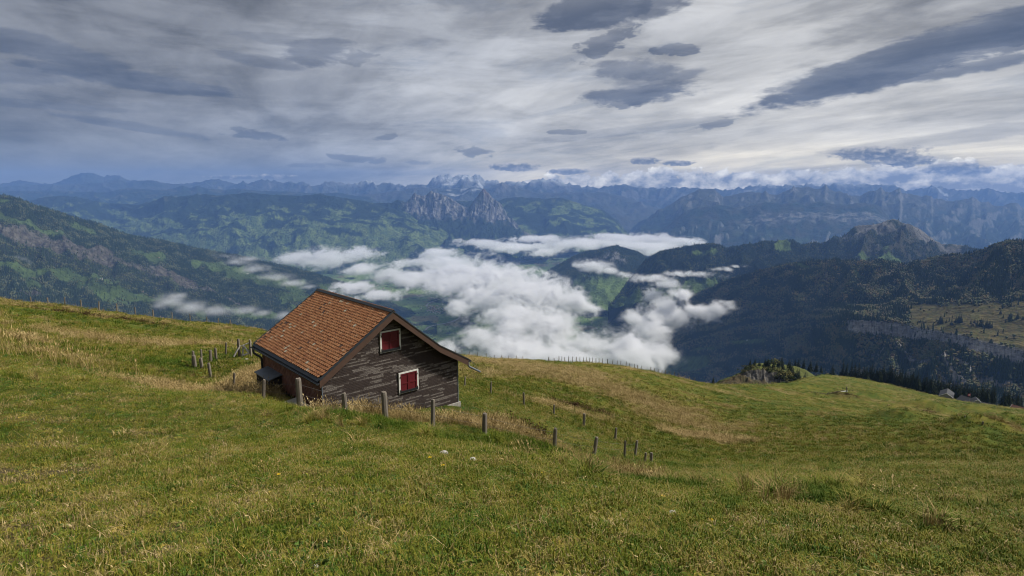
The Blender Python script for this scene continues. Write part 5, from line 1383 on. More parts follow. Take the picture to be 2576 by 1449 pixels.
zp = [(282, 15, 45), (350, 32, 65), (426, 50, 80), (503, 62, 92), (589, 72, 103), (668, 95, 112), (738, 103, 118), (811, 115, 132), (885, 130, 145), (951, 135, 153), (1206, 163, 182), (1260, 165, 184), (1307, 147, 182), (1335, 142, 180), (1364, 142, 177), (1402, 136, 177), (1440, 140, 182), (1478, 150, 187), (1514, 155, 190), (1549, 160, 192), (1577, 168, 197), (1612, 170, 200), (1641, 167, 203), (1673, 168, 205), (1704, 168, 207), (1738, 170, 208), (1788, 170, 211), (1838, 178, 213), (1884, 180, 213), (1920, 182, 216), (1973, 178, 218), (2009, 190, 217), (2057, 198, 231), (2087, 210, 241), (2128, 230, 256), (2218, 250, 277), (2257, 258, 286), (2298, 268, 293), (2330, 272, 300), (2366, 272, 306), (2412, 272, 307), (2454, 272, 308), (2500, 268, 306), (2560, 290, 312), (2610, 300, 322), (2660, 308, 330)]
fence('skyline_fence', 'thin dark fence along the meadow rim in front of the white clouds', [(1073.3 + a * .2547, 872.1 + b_ * .2547, 872.1 + c_ * .2547 + .8, float(np.interp(1073 + a * .2547, [1140, 1300, 1430, 1600, 1780], [166, 155, 151, 166, 232]))) for a, b_, c_ in zp], (.35, .62, .9), .085, .009, skip=(9,), crest=(110, 260))
z7 = lambda x, y: (1771 + x * .15626, 885.5 + y * .15626)
rp = [(330, 508), (400, 525), (475, 545), (555, 560), (645, 578), (730, 588), (805, 602), (850, 606), (910, 614), (968, 614), (1035, 612), (1075, 604), (1120, 594), (1150, 592), (1190, 590), (1255, 590), (1385, 586)]
fence('rim_fence', 'tiny pale posts on the rim below the rocky knoll', [(z7(a, c_)[0], z7(a, c_ - 25)[1], z7(a, c_)[1] + .4, 252) for a, c_ in rp], (.5,), .09, .012, crest=(180, 300))
gp_ = [(1690, 640), (1735, 655), (1770, 660), (1800, 663), (1825, 668), (1850, 674), (1880, 682), (1900, 684), (1920, 688), (1940, 690), (1965, 690), (1990, 684), (2008, 682)] + [(2030 + i * 15, 682 - i * 3.6) for i in range(15)] + [(2310, 628), (2340, 630), (2365, 630), (2390, 630), (2415, 628), (2460, 628)]
fence('paddock_fence', 'long row of tiny stakes by the wayside cross', [(z7(a, c_)[0], z7(a, c_ - (42 if i in (6, 12) else 25))[1], z7(a, c_)[1]) for i, (a, c_) in enumerate(gp_)], (.6,), .11, .012)
fence('old_fence', 'three lone posts among the hummocks on the right', [(2393.8, 1033.5, 1039.5), (2426.6, 1045.5, 1051.5), (2471.2, 1059.5, 1070)], (), .075)
fence('lone_stake', 'single short stake in the dry grass of the left meadow', [(270.5, 849, 858)], (), .07)

gb = on_ground(605, 897); gb2 = on_ground(631, 894)
gtt = gb[1] * math.cos(PITCH) - gb[2] * math.sin(PITCH)
gate = empty('wooden_gate', tuple(gb), 0, 'old grey wooden gate with a diagonal brace beside the roof corner', 'gate')
def gpt(px, py, tt_=None):
    return Vector(P(px, py, gtt if tt_ is None else tt_)) - Vector(gb)
def beam(name, a, b_, w_, d_, mat):
    d = (b_ - a); L = d.length; M = Matrix.Translation(a) @ d.to_track_quat('Z', 'Y').to_matrix().to_4x4()
    return MB().box(-w_ / 2, w_ / 2, -d_ / 2, d_ / 2, 0, L, M).build(name, mat, gate)
for (px, pt, pb, k) in ((603, 851, 899, 1.5), (631.5, 853.5, 897, 1.3)):
    o = link(bpy.data.objects.new('gate_post', post_mesh((pb - pt) * gtt / F, .085 * k / 1.2, int(px), True)), gate); o.location = gpt(px, pb)
beam('gate_stile', gpt(610, 893), gpt(612.5, 868), .11, .07, m_grey)
beam('gate_stile', gpt(626.5, 889), gpt(630.0, 862), .11, .07, m_grey)
beam('gate_rail', gpt(608.5, 870), gpt(631, 861), .22, .07, m_grey)
beam('gate_rail', gpt(607.5, 895.5), gpt(628, 888), .24, .07, m_grey)
beam('gate_brace', gpt(613, 869.5, gtt - .09), gpt(625.5, 887, gtt - .09), .14, .04, m_grey)
beam('support_plank', gpt(588, 897, gtt - .25), gpt(603.5, 869, gtt - .12), .20, .07, m_grey)
# ------------------------------------------------------------------ rocky knoll at the end of the far meadow
def c_knoll(x):
    s, d, v, px = x['s'], x['d'], x['v'], x['px']
    n = fbm(s / 9, d / 7, 4, 3)
    top_ = np.array([.085, .095, .030]); slope_ = lerp(np.array([.085, .066, .036]), np.array([.055, .050, .024]), sstep(-.2, .3, fbm(s / 5, d / 9, 4, 6))[..., None])
    c = mixc(np.broadcast_to(top_, s.shape + (3,)), sstep(.8, 1.05, v + .25 * n), slope_)
    st = .7 + .9 * fbm(s / 1.6, d / 9, 4, 8)
    rk = sstep(.98, 1.06, v + .10 * n) * sstep(2.1, 1.9, v + .3 * n) * sstep(1868, 1882, px) * sstep(1985, 1965, px + 12 * n)
    c = mixc(c, np.clip(rk, 0, 1), np.clip(np.array([.15, .14, .125]) * st[..., None], 0, 1))
    return c, None
m_land_keep = m_land
m_near, t, b = new_mat('knoll_ground')
g = t.n('ShaderNodeNewGeometry').outputs['Position']
c = attr(t, 'albedo', out='Color')
f1 = t.noise(g, .9, 6, .7)
c = t.mix(1.0, c, t.ramp(f1, [(.25, (.55, .55, .55)), (.75, (1.4, 1.4, 1.4))]), 'MULTIPLY')
t.put(b.inputs['Base Color'], c); b.inputs['Roughness'].default_value = 1.0; b.inputs['Specular IOR Level'].default_value = .05
bump(t, b, f1, .8, .8)
m_land = m_near
kn = loft('rocky_knoll', [[(1770, 985, .46), (1790, 968, .46), (1810, 958, .46), (1840, 947, .462), (1862, 937, .465), (1876, 925, .468), (1890, 917, .47), (1900, 914, .47), (1925, 913, .475), (1960, 915, .48), (1985, 919, .48), (2005, 922, .48), (2030, 932, .475), (2050, 945, .47), (2075, 968, .46), (2095, 990, .45)],
                          [(1770, 987, .455), (1810, 962, .455), (1840, 950, .457), (1866, 940, .458), (1878, 931, .455), (1900, 929, .452), (1940, 934, .45), (1970, 942, .447), (2000, 952, .445), (2030, 962, .44), (2050, 972, .44), (2095, 995, .44)],
                          [(1770, 990, .452), (1810, 966, .452), (1840, 955, .452), (1866, 948, .452), (1882, 948, .450), (1900, 951, .448), (1940, 961, .444), (1970, 966, .441), (2000, 970, .438), (2030, 978, .436), (2050, 984, .436), (2095, 1000, .436)],
                          [(1770, 1010, .425), (1840, 1010, .415), (1900, 1020, .40), (1970, 1030, .39), (2095, 1040, .40)]], [16, 16, 26], .9, 2.2, 14, 15, .6, 4, c_knoll, 'rocky grassy knoll with a grey cliff at the end of the far meadow', skirt=(4, 14, 40), w0=6, fine=.6)
m_land = m_land_keep

# ------------------------------------------------------------------ spruces and bushes near enough to be told apart
m_spruce, t, b = new_mat('spruce_needles')
rn = t.n('ShaderNodeObjectInfo').outputs['Random']
gp = t.n('ShaderNodeNewGeometry').outputs['Position']
nn_ = t.noise(gp, .9, 5, .7)
c = t.mix(nn_, (.008, .015, .008), (.026, .036, .015))
c = t.mix(t.m('MULTIPLY', rn, .35), c, (.040, .045, .018))
t.put(b.inputs['Base Color'], c); b.inputs['Roughness'].default_value = .9; b.inputs['Specular IOR Level'].default_value = .08
m_bush = leaf_mat('bush_leaves', [(0, (.028, .045, .012)), (.5, (.060, .070, .020)), (1, (.12, .10, .03))], inst=False)
m_bark = simple_mat('tree_bark', (.05, .038, .028), .95, .3, 4)
def spruce_crown(seed, H=1.0, rad=.24, dens=1.0):
    r_ = random.Random(seed); mb = MB()
    nw = 15
    for i in range(nw):
        f = i / (nw - 1)
        z = H * (.07 + .88 * f)
        R_ = rad * H * (1 - f) ** .85 * r_.uniform(.85, 1.12) + .012 * H
        nb = max(4, int(10 * (1 - f * .6) * dens))
        ph = r_.random() * 6
        for k in range(nb):
            a = ph + 2 * math.pi * k / nb + r_.uniform(-.25, .25)
            L = R_ * r_.uniform(.65, 1.15)
            w_ = L * r_.uniform(.35, .55) * .8
            dr = L * r_.uniform(.25, .55)
            ca, sa_ = math.cos(a), math.sin(a)
            def pt(l, s_, dz_): return (ca * l - sa_ * s_, sa_ * l + ca * s_, z + dz_)
            mb.add([pt(0, 0, .03 * H), pt(L * .6, w_ * .6, -dr * .5), pt(L, 0, -dr + r_.uniform(-.01, .02) * H), pt(L * .6, -w_ * .6, -dr * .5), pt(L * .55, 0, .012 * H)], [(0, 1, 4), (1, 2, 4), (2, 3, 4), (3, 0, 4)])
    mb.add([(-.012 * H, 0, H * .92), (.012 * H, 0, H * .92), (0, .012 * H, H * .92), (0, 0, H * 1.02)], [(0, 1, 3), (1, 2, 3), (2, 0, 3)])
    return mb.mesh('spruce_crown', m_spruce, fix=False)
def trunk_mesh(H=1.0, r=.022):
    mb = MB(); mb.tube([(0, 0, -.08 * H), (0, 0, .3 * H), (0, 0, .9 * H)], [r * H, r * .75 * H, r * .15 * H], 6)
    return mb.mesh('trunk', m_bark)
def bush_crown(seed):
    r_ = random.Random(seed); mb = MB()
    lobes = [(r_.gauss(0, .25), r_.gauss(0, .25), r_.uniform(.35, .75), r_.uniform(.2, .34)) for _ in range(9)]
    for (x, y, z, q) in lobes:
        tn = r_.random()
        for k in range(40):
            v = Vector((r_.gauss(0, 1), r_.gauss(0, 1), r_.gauss(0, 1))).normalized()
            c = Vector((x, y, z)) + v * q * r_.uniform(.6, 1.05)
            a = v.orthogonal().normalized() * r_.uniform(.03, .075); e = v.cross(a).normalized() * r_.uniform(.03, .07)
            sl_ = v * r_.uniform(-.03, .03)
            mb.add([c - a, c + e + sl_, c + a, c - e - sl_], [(0, 1, 2, 3)], min(1, max(0, tn + r_.uniform(-.3, .3))))
    return mb.mesh('bush_crown', m_bush, att='tint', fix=False)
CROWNS = [spruce_crown(1), spruce_crown(2, 1, .21), spruce_crown(3, 1, .27), spruce_crown(4, 1, .19), spruce_crown(5, 1, .23, .7)]
TRUNK = trunk_mesh(); BUSH = [bush_crown(1), bush_crown(2), bush_crown(3)]; STEM = trunk_mesh(.5, .05)
def tree(name, base, H, label, cat='tree', group=None, crown=None, sx=1.0, stem=None):
    root = empty(name, tuple(base), random.random() * 6, label, cat, group)
    c_ = link(bpy.data.objects.new('crown', crown or random.choice(CROWNS)), root); c_.scale = (H * sx, H * sx, H)
    k = link(bpy.data.objects.new('trunk', stem or TRUNK), root); k.scale = (H, H, H)
    return root
def grounded(px, py, t_):
    q = P(px, py, t_); q[2] = gz(q[0], q[1]) if False else q[2]
    return q
G_ROW = 'spruces along the far meadow rim'
G_KNOLL = 'spruces and bushes on the rocky knoll'
_ONES = 'first second third fourth fifth sixth seventh eighth ninth tenth eleventh twelfth thirteenth fourteenth fifteenth sixteenth seventeenth eighteenth nineteenth'.split()
_TENS = {2: ('twentieth', 'twenty'), 3: ('thirtieth', 'thirty'), 4: ('fortieth', 'forty'), 5: ('fiftieth', 'fifty'), 6: ('sixtieth', 'sixty'), 7: ('seventieth', 'seventy')}
def nth(k):
    if k < 19: return _ONES[k]
    q, r_ = divmod(k + 1, 10)
    return _TENS[q][0] if r_ == 0 else _TENS[q][1] + '-' + _ONES[r_ - 1]
def at_px(px, pt, pb, t_): return P(px, pb, t_), (pb - pt) * t_ / F
for (px, pt, pb, t_, lab, grp) in [(1793.7, 944.5, 967, 250, 'lone dark spruce standing left of the rocky knoll', None), (2000, 900, 923, 560, 'leftmost dark spruce of the rim row, beside the rocky knoll', G_ROW), (2008, 899, 923, 562, 'second spruce of the rim row, touching the leftmost', G_ROW),
                                   (2021, 901, 927, 560, 'slim spruce between the first pair and the broad one on the rim', G_ROW), (2037.4, 902, 934, 560, 'broad dark spruce behind the bright green slope right of the knoll', G_ROW), (2053, 907, 935, 560, 'medium spruce right of the broad one on the rim', G_ROW), (2065.5, 916.5, 937, 560, 'small spruce before the gap in the rim row', G_ROW),
                                   (2092.9, 911, 947, 545, 'broad solitary spruce standing in the gap of the rim row', G_ROW)]:
    b_, H_ = at_px(px, pt, pb, t_); tree('spruce', b_, H_, lab, 'spruce', grp, sx=1.15)
rowb = np.array([(2118, 949, 535), (2150, 954, 525), (2173, 959, 515), (2240, 965, 495), (2290, 976, 475), (2340, 989, 455), (2400, 999, 430), (2450, 1007, 412), (2505, 1017, 395)], float)
xs = []; x_ = 2119.0
while x_ < 2505: xs.append(x_); x_ += random.uniform(4.2, 9.0) if x_ > 2165 else random.uniform(8, 13)
for i_, x_ in enumerate(xs):
    pb = np.interp(x_, rowb[:, 0], rowb[:, 1]); t_ = np.interp(x_, rowb[:, 0], rowb[:, 2]) + random.uniform(0, 26)
    if 2350 < x_ < 2398 or 2415 < x_ < 2500: t_ += 30; pb -= 1
    H_ = random.uniform(36, 50) * t_ / F
    tree('spruce', P(x_, pb - .5, t_), H_, nth(i_) + ' dark spruce from the left in the dense row above the far barns', 'spruce', 'dense row of spruces above the barns', sx=random.uniform(.85, 1.15))
for i, (x_, pt, pb) in enumerate([(2522, 977, 1024), (2533, 974, 1026), (2544, 980, 1027), (2556, 982, 1028), (2566, 990, 1028), (2585, 985, 1030)]):
    t_ = 400 + 8 * i
    tree('spruce', P(x_, pb, t_), (pb - pt) * t_ / F, nth(i) + ' spruce from the left in the clump behind the red roofed barn', 'spruce', 'spruce clump behind the red roofed barn', sx=1.05)
kt = [(1887, 905, 921, .463, 0), (1899, 903, 919, .466, 0), (1910, 908, 924, .463, 0), (1925, 901.5, 920, .466, 0), (1931, 904, 922, .464, 0), (1942, 906, 924, .462, 1), (1946, 909, 928, .458, 0), (1960, 903, 921, .468, 0), (1966, 899.5, 918, .47, 0), (1969, 910, 930, .46, 0), (1985, 905, 925, .468, 0), (1987, 914, 936, .455, 0), (1992, 917, 944, .45, 0), (2003, 931, 962, .441, 0), (2009, 930, 955, .441, 0), (2024, 941, 964, .438, 0),
      (1880, 921, 932, .46, 1), (1892, 920, 932, .458, 1), (1905, 922, 934, .456, 1), (1936, 926, 940, .452, 1), (1954, 926, 942, .452, 1), (1968, 934, 952, .447, 1), (1980, 935, 955, .445, 1), (1990, 944, 964, .441, 2), (1979, 956, 972, .439, 2), (1961, 938, 952, .447, 1), (2015, 952, 968, .437, 1), (1872, 930, 940, .458, 1), (1948, 944, 955, .446, 1)]
kn_ = {}
for px, pt, pb, t_, k in sorted(kt):
    i_ = kn_.get(k, 0); kn_[k] = i_ + 1
    t_ *= 1000; b_, H_ = at_px(px, pt, pb, t_); H_ *= 1.18
    if k == 0: tree('spruce', b_, H_, nth(i_) + ' small spruce from the left on the rocky knoll', 'spruce', 'small spruces on the rocky knoll', sx=1.5)
    else: tree('bush', b_, H_, ('lower' if px < 1985 else 'upper') + ' yellow green bush at the right foot of the knoll cliff' if k == 2 else nth(i_) + ' olive bush from the left along the knoll cliff', 'bush', 'yellow green bushes on the knoll' if k == 2 else 'olive bushes on the knoll', random.choice(BUSH), 1.5, STEM)
z4 = lambda x, y: (1717.3 + x / 3, 402.5 + y / 3)
for k, (x, yt, yb) in enumerate(sorted([(2195, 1112, 1146), (2232, 1125, 1145), (2400, 1128, 1168), (2421, 1158, 1192), (2434, 1196, 1228), (2470, 1143, 1200), (2478, 1148, 1208), (2520, 1155, 1204), (2528, 1165, 1205), (2563, 1180, 1205), (2585, 1160, 1210), (1940, 1165, 1238), (1958, 1180, 1236), (1988, 1198, 1232), (2030, 1192, 1246), (2080, 1158, 1220), (2092, 1160, 1225), (2105, 1170, 1222), (2060, 1175, 1225), (2202, 1190, 1240), (2222, 1195, 1250), (2245, 1190, 1255), (2262, 1192, 1258), (2290, 1205, 1268), (2312, 1205, 1265), (2335, 1212, 1262), (2175, 1205, 1240)])):
    px, pb = z4(x, yb); pt = z4(x, yt)[1]
    fwz = 402.5 + np.array([1060, 1130, 1200, 1280]) / 3
    t_ = float(np.interp(pb, [745, 760, 790, 815, 835], [2330, 2280, 2160, 2020, 1880]))
    # rest each tree on the shelf surface
    G = hill_m['G']; fw = G[..., 1] * math.cos(PITCH) - G[..., 2] * math.sin(PITCH); up = G[..., 1] * math.sin(PITCH) + G[..., 2] * math.cos(PITCH)
    vv = hill_m['ctx']['v']
    dd = (1288 + F * G[..., 0] / fw - px) ** 2 + (724.5 - F * up / fw - pb) ** 2 + 1e4 * (vv > 2.0) + 1e4 * (vv < .9)
    b_ = G.reshape(-1, 3)[int(dd.argmin())].copy(); t_ = b_[1] * math.cos(PITCH) - b_[2] * math.sin(PITCH); b_[2] -= .5
    tree('spruce', b_, (pb - pt) * t_ / F * 1.05, nth(k) + ' spruce from the left on the cliff top pasture shelf', 'spruce', 'spruces scattered on the cliff top pasture', sx=1.2)

# ------------------------------------------------------------------ barns, flag, cross
m_pale = simple_mat('pale_barn_wall', (.30, .29, .27), .8, .12, .8)
m_dkroof = simple_mat('dark_slate_roof', (.026, .028, .033), .7, .2, .6)
m_rdroof = simple_mat('red_brown_roof', (.17, .085, .062), .85, .25, 1.2, .2)
m_ltroof = simple_mat('light_metal_roof', (.55, .55, .54), .5, .1, .5)
m_verge = simple_mat('white_verge_board', (.72, .70, .67), .6, .05, 1)
m_glass = simple_mat('dark_window_glass', (.02, .025, .03), .2, .1, 1, .0, .5)
def barn(name, A, B, half, drop, wallm, roofm, label, cat='barn', nwin=3, verge=True):
    A = Vector(A); B = Vector(B); ax = (B - A); L = ax.length
    rz = math.atan2(ax.y, ax.x); slope = math.asin(ax.z / L)
    B = Vector((B.x, B.y, A.z)); L = (B - A).length
    root = empty(name, (A.x, A.y, A.z - drop - 3.0), rz, label, cat)
    H0 = drop + 3.0
    mb = MB(); mb.prism([(-half, -4), (half, -4), (half, H0 - drop - .15), (0, H0 - .15), (-half, H0 - drop - .15)], 0, L, Matrix.Rotation(math.pi / 2, 4, 'Z') @ Matrix.Rotation(math.pi, 4, 'Z') if False else Matrix(((0, 1, 0, 0), (-1, 0, 0, 0), (0, 0, 1, 0), (0, 0, 0, 1))))
    wl_ = mb.build('wall', wallm, root)
    e = .5; k = drop / half
    M = Matrix(((0, 1, 0, 0), (-1, 0, 0, 0), (0, 0, 1, 0), (0, 0, 0, 1)))
    mb = MB()
    poly = [(-half - e, H0 - drop - e * k - .02), (0, H0 - .02), (half + e, H0 - drop - e * k - .02), (half + e, H0 - drop - e * k + .16), (0, H0 + .16), (-half - e, H0 - drop - e * k + .16)]
    mb.prism(poly, -e, L + e, M)
    rf_ = mb.build('roof', roofm, root)
    if verge:
        mb = MB()
        mb.prism([(q[0], q[1] + (.05 if i > 2 else -.12)) for i, q in enumerate(poly)], -e - .12, -e - .01, M)
        mb.build('verge_board', m_verge, root)
    for i in range(nwin):
        mb = MB(); x0 = L * (i + .6) / (nwin + .3)
        mb.box(x0, x0 + .9, half, half + .03, H0 - drop - 1.6, H0 - drop - .7)
        mb.box(x0, x0 + .9, -half - .03, -half, H0 - drop - 1.6, H0 - drop - .7)
        mb.build('window', m_glass, wl_)
    return root
A1 = P(2381.3, 989.5, 425)
barn('white_barn', A1, A1 + np.array([8.7, 10.4, 0]), 3.9, 2.5, m_pale, m_dkroof, 'pale gabled barn with white edged roof left of the flag', nwin=2)
A2 = P(2420, 996.6, 412); B2 = P(2520, 1018.5, 395)
B2[2] = A2[2] - 1.0
barn('dark_barn', P(2420, 994.8, 412), P(2520, 1015.8, 388), 5.0, 2.6, m_pale, m_dkroof, 'long low barn with dark grey roof right of the flag', nwin=4, verge=False)
Dm = P(2459.5, 1006.0, 388)
barn('gabled_annex', Dm, Dm + np.array([3.0, 5.5, 0]), 1.6, 1.1, m_pale, m_dkroof, 'small pale gabled annex in front of the long dark roof', 'annex', nwin=1)
A3 = P(2548.5, 1018, 365)
barn('red_roofed_barn', A3, P(2660, 1030, 345), 4.2, 3.2, m_pale, m_rdroof, 'barn with red brown tiled roof at the end of the meadow', nwin=3)
fb = P(2440, 1003, 402)
flag = empty('flag_pole', tuple(fb), 0, 'thin pole with red flag bearing a white cross between the barns', 'flag')
s_ = 402 / F
MB().tube([(0, 0, -1.5), (0, 0, 13.5 * s_)], .05, 6).build('pole', simple_mat('flag_pole_paint', (.4, .4, .4), .6), flag)
m_flag = simple_mat('red_flag_cloth', (.50, .02, .03), .8, .1, 3); m_fw = simple_mat('white_flag_cloth', (.8, .8, .78), .8, .05, 3)
q = 6.2 * s_
def wavy(x0, x1, z0, z1, y):
    n_ = 8; vs = []; fs = []
    for i in range(n_ + 1):
        x = x0 + (x1 - x0) * i / n_; yy = y + .08 * math.sin(x * 3.2)
        vs += [(x, yy, z0 - .06 * abs(x)), (x, yy, z1 - .06 * abs(x))]
    for i in range(n_): fs.append((2 * i, 2 * i + 2, 2 * i + 3, 2 * i + 1))
    return vs, fs
zt = 13.2 * s_
cl = MB().add(*wavy(-.06, -.06 - q, zt - q, zt, 0)).build('flag', m_flag, flag, fix=False)
mb = MB(); mb.add(*wavy(-.06 - q * .20, -.06 - q * .80, zt - q * .6, zt - q * .4, -.02)); mb.add(*wavy(-.06 - q * .40, -.06 - q * .60, zt - q * .8, zt - q * .2, -.024))
mb.build('white_cross', m_fw, cl, fix=False)
cb = on_ground(2128.8, 987.5)
ct = cb[1] * math.cos(PITCH) - cb[2] * math.sin(PITCH); s_ = ct / F
cr = empty('wayside_cross', tuple(cb), 0, 'dark wooden wayside cross standing by the tiny paddock fence', 'cross')
MB().box(-.14, .14, -.12, .12, -.5, 15.5 * s_).build('upright', m_post, cr)
MB().box(-2.6 * s_, 3.0 * s_, -.15, .15, 11.2 * s_, 12.2 * s_).build('crossbar', m_post, cr)
tr = on_ground(2122, 986.5)
o = MB().box(-2.2, 2.2, -.3, .3, .0, .45).add([(-2.0, -.2, .46), (2.0, -.2, .46), (2.0, .2, .46), (-2.0, .2, .46)], [(0, 1, 2, 3)]).build('water_trough', m_ltroof)
o.location = tr; o.rotation_euler = (0, 0, .3); tag(o, 'long pale water trough at the foot of the wayside cross', 'trough')
# far farmhouses on the mountainsides
def sit(h, px, py):
    G = h['G']; fw = G[..., 1] * math.cos(PITCH) - G[..., 2] * math.sin(PITCH); up = G[..., 1] * math.sin(PITCH) + G[..., 2] * math.cos(PITCH)
    dd = (1288 + F * G[..., 0] / fw - px) ** 2 + (724.5 - F * up / fw - py) ** 2
    return G.reshape(-1, 3)[int(dd.argmin())].copy()
for (h, px, py, s_, rm, lab) in [(hill_l, 372, 641, 13, m_rdroof, 'long orange roofed farmhouse in the bright clearing below the left crest'), (hill_l, 400, 648, 8, m_rdroof, 'small orange roofed chalet at the right tip of the bright clearing'), (hill_l, 252, 703, 11, m_ltroof, 'pale roofed farmhouse in the lower left pasture strip'), (hill_l, 357, 737, 9, m_rdroof, 'small red roofed chalet on the lowest pasture strip of the left slope'),
                                 (hill_l, 548, 688, 8, m_rdroof, 'red roofed chalet above the long mist streak'), (hill_l, 620, 690, 12, m_ltroof, 'pale farmhouse beside the trees below the mist streak'), (hill_l, 141, 581, 9, m_rdroof, 'red roofed chalet on the upper pasture strip below the left crest'), (hill_m, 1878, 857, 9, m_ltroof, 'tiny white roofed farmhouse in the green valley clearing on the right'), (hill_m, 2170, 692, 7, m_ltroof, 'tiny pale hut in a clearing of the dark right mountain')]:
    b_ = sit(h, px, py) + np.array([0, 0, 6.5])
    barn('farmhouse', b_, b_ + np.array([s_ * 1.3, s_ * .5, 0]), s_ * .45, s_ * .32, m_pale, rm, lab, 'farmhouse', nwin=2, verge=False)

# ------------------------------------------------------------------ grass
m_grass = leaf_mat('grass_blades', GREEN_STOPS, .75)
m_straw = leaf_mat('dry_grass', [(0, (.17, .135, .05)), (.4, (.30, .215, .09)), (.75, (.41, .305, .14)), (1, (.52, .41, .22))], .85)
m_dock = leaf_mat('dead_dock', [(0, (.030, .016, .010)), (.6, (.075, .040, .022)), (1, (.13, .075, .04))], .9)
m_herb = leaf_mat('herb_leaves', [(0, (.045, .10, .016)), (.5, (.10, .15, .03)), (.8, (.20, .19, .03)), (1, (.32, .24, .05))], .6)
def tuft(name, seed, nb, rad, h0, h1, wd, bend, mat, head=False, segs=2):
    r_ = random.Random(seed); mb = MB()
    for _ in range(nb):
        a = r_.random() * 6.283; q = rad * math.sqrt(r_.random())
        x, y = q * math.cos(a), q * math.sin(a)
        h = r_.uniform(h0, h1); w_ = wd * r_.uniform(.7, 1.3)
        da = a + r_.gauss(0, .9); lean = bend * r_.uniform(.3, 1.2) * h
        fx, fy = math.cos(da), math.sin(da); sx, sy = -fy * w_ / 2, fx * w_ / 2
        m_ = (x + fx * lean * .3, y + fy * lean * .3, h * .58); e = (x + fx * lean, y + fy * lean, h * max(.25, 1 - .35 * lean / h))
        v = [(x - sx, y - sy, -.02), (x + sx, y + sy, -.02), (m_[0] + sx * .8, m_[1] + sy * .8, m_[2]), (m_[0] - sx * .8, m_[1] - sy * .8, m_[2]), e]
        mb.add(v, [(0, 1, 2, 3), (3, 2, 4)])
        if head and r_.random() < .8:
            L = h * .22; d = Vector((fx * lean * .7, fy * lean * .7, h * .42)).normalized()
            c = Vector(e); k = w_ * 1.7
            mb.add([c - d * L * .4, c + Vector((sx, sy, 0)).normalized() * k, c + d * L * .6, c - Vector((sx, sy, 0)).normalized() * k], [(0, 1, 2, 3)])
    return mb.mesh(name, mat, fix=False)
def herb(seed):
    r_ = random.Random(seed); mb = MB()
    for k in range(9):
        a = k * .7 + r_.random(); L = r_.uniform(.03, .075); w_ = L * r_.uniform(.35, .6); z = r_.uniform(.01, .05)
        f = Vector((math.cos(a), math.sin(a), 0)); s_ = Vector((-f.y, f.x, 0)) * w_ / 2
        mb.add([f * .004, f * L * .5 + s_ + Vector((0, 0, z)), f * L + Vector((0, 0, z * .6)), f * L * .5 - s_ + Vector((0, 0, z))], [(0, 1, 2, 3)])
    return mb.mesh('herb', m_herb, fix=False)
SHORT = [tuft('tuft', 1, 28, .13, .025, .062, .0065, 1.3, m_grass), tuft('tuft', 2, 28, .14, .02, .05, .007, 1.7, m_grass), tuft('tuft', 3, 22, .12, .03, .085, .006, 1.1, m_grass), tuft('tuft', 4, 12, .15, .015, .045, .0055, 2.6, m_straw), herb(1), herb(2)]
CLUMP = [tuft('clump', 11, 34, .24, .05, .15, .016, 1.0, m_grass), tuft('clump', 12, 34, .26, .05, .13, .018, 1.2, m_grass), tuft('clump', 13, 30, .2, .08, .2, .015, .8, m_grass)]
TALL = [tuft('tall', 21, 26, .16, .30, .62, .006, .45, m_straw, True), tuft('tall', 22, 30, .20, .22, .5, .006, .6, m_straw, True), tuft('tall', 23, 22, .12, .35, .75, .005, .35, m_straw, True), tuft('tall', 24, 34, .22, .15, .36, .008, .9, m_straw)]
DOCK = [tuft('dock', 31, 16, .18, .25, .6, .02, .3, m_dock, True), tuft('dock', 32, 20, .22, .2, .5, .022, .4, m_dock, True)]
LUSHV = [tuft('lush', 41, 40, .2, .10, .26, .008, .7, m_grass), tuft('lush', 42, 44, .22, .08, .2, .009, .9, m_grass)]

def in_hut(x, y):
    du = (x - HAX) * ga[0] + (y - HAY) * ga[1]; dw_ = (x - HAX) * ha[0] + (y - HAY) * ha[1]
    return (du > U0 - .05) & (du < U1 + .1) & (dw_ > W0 - .08) & (dw_ < W1 + .05)
def polar(n, r0, r1, a0=-.84, a1=.84, power=0.0):
    """power 0: equal numbers per octave of distance; 2: even over the area"""
    u = rng.random(n)
    r = r0 * (r1 / r0) ** u if power == 0 else (r0 ** power + u * (r1 ** power - r0 ** power)) ** (1 / power)
    a = rng.uniform(a0, a1, n)
    return r * np.sin(a), r * np.cos(a), r
def finish(name, variants, x, y, s, sz, tint, idx, label, tilt=.12):
    keep = ~in_hut(x, y)
    if name in ('dry_grass', 'dock_stems'):          # trodden bare round the posts
        for (qx, qy) in POSTS:
            dn = math.hypot(qx, qy); ux, uy = qx / dn, qy / dn
            a = (x - qx) * ux + (y - qy) * uy; c_ = np.abs((x - qx) * -uy + (y - qy) * ux)
            keep &= ~((a > -1.5) & (a < .2) & (c_ < .28))
    x, y, s, sz, tint, idx = (q[keep] for q in (x, y, s, sz, tint, idx))
    z = ground(x, y); n = len(x)
    # lean with the slope
    gx_ = (ground0(x + .3, y) - z * 0 - ground0(x - .3, y)) / .6; gy_ = (ground0(x, y + .3) - ground0(x, y - .3)) / .6
    rot = np.c_[np.arctan(gy_) * .6 + rng.normal(0, tilt, n), -np.arctan(gx_) * .6 + rng.normal(0, tilt, n), rng.random(n) * 6.283]
    scatter(name, variants, np.c_[x, y, z], rot, np.c_[s, s, sz], tint, idx, label)
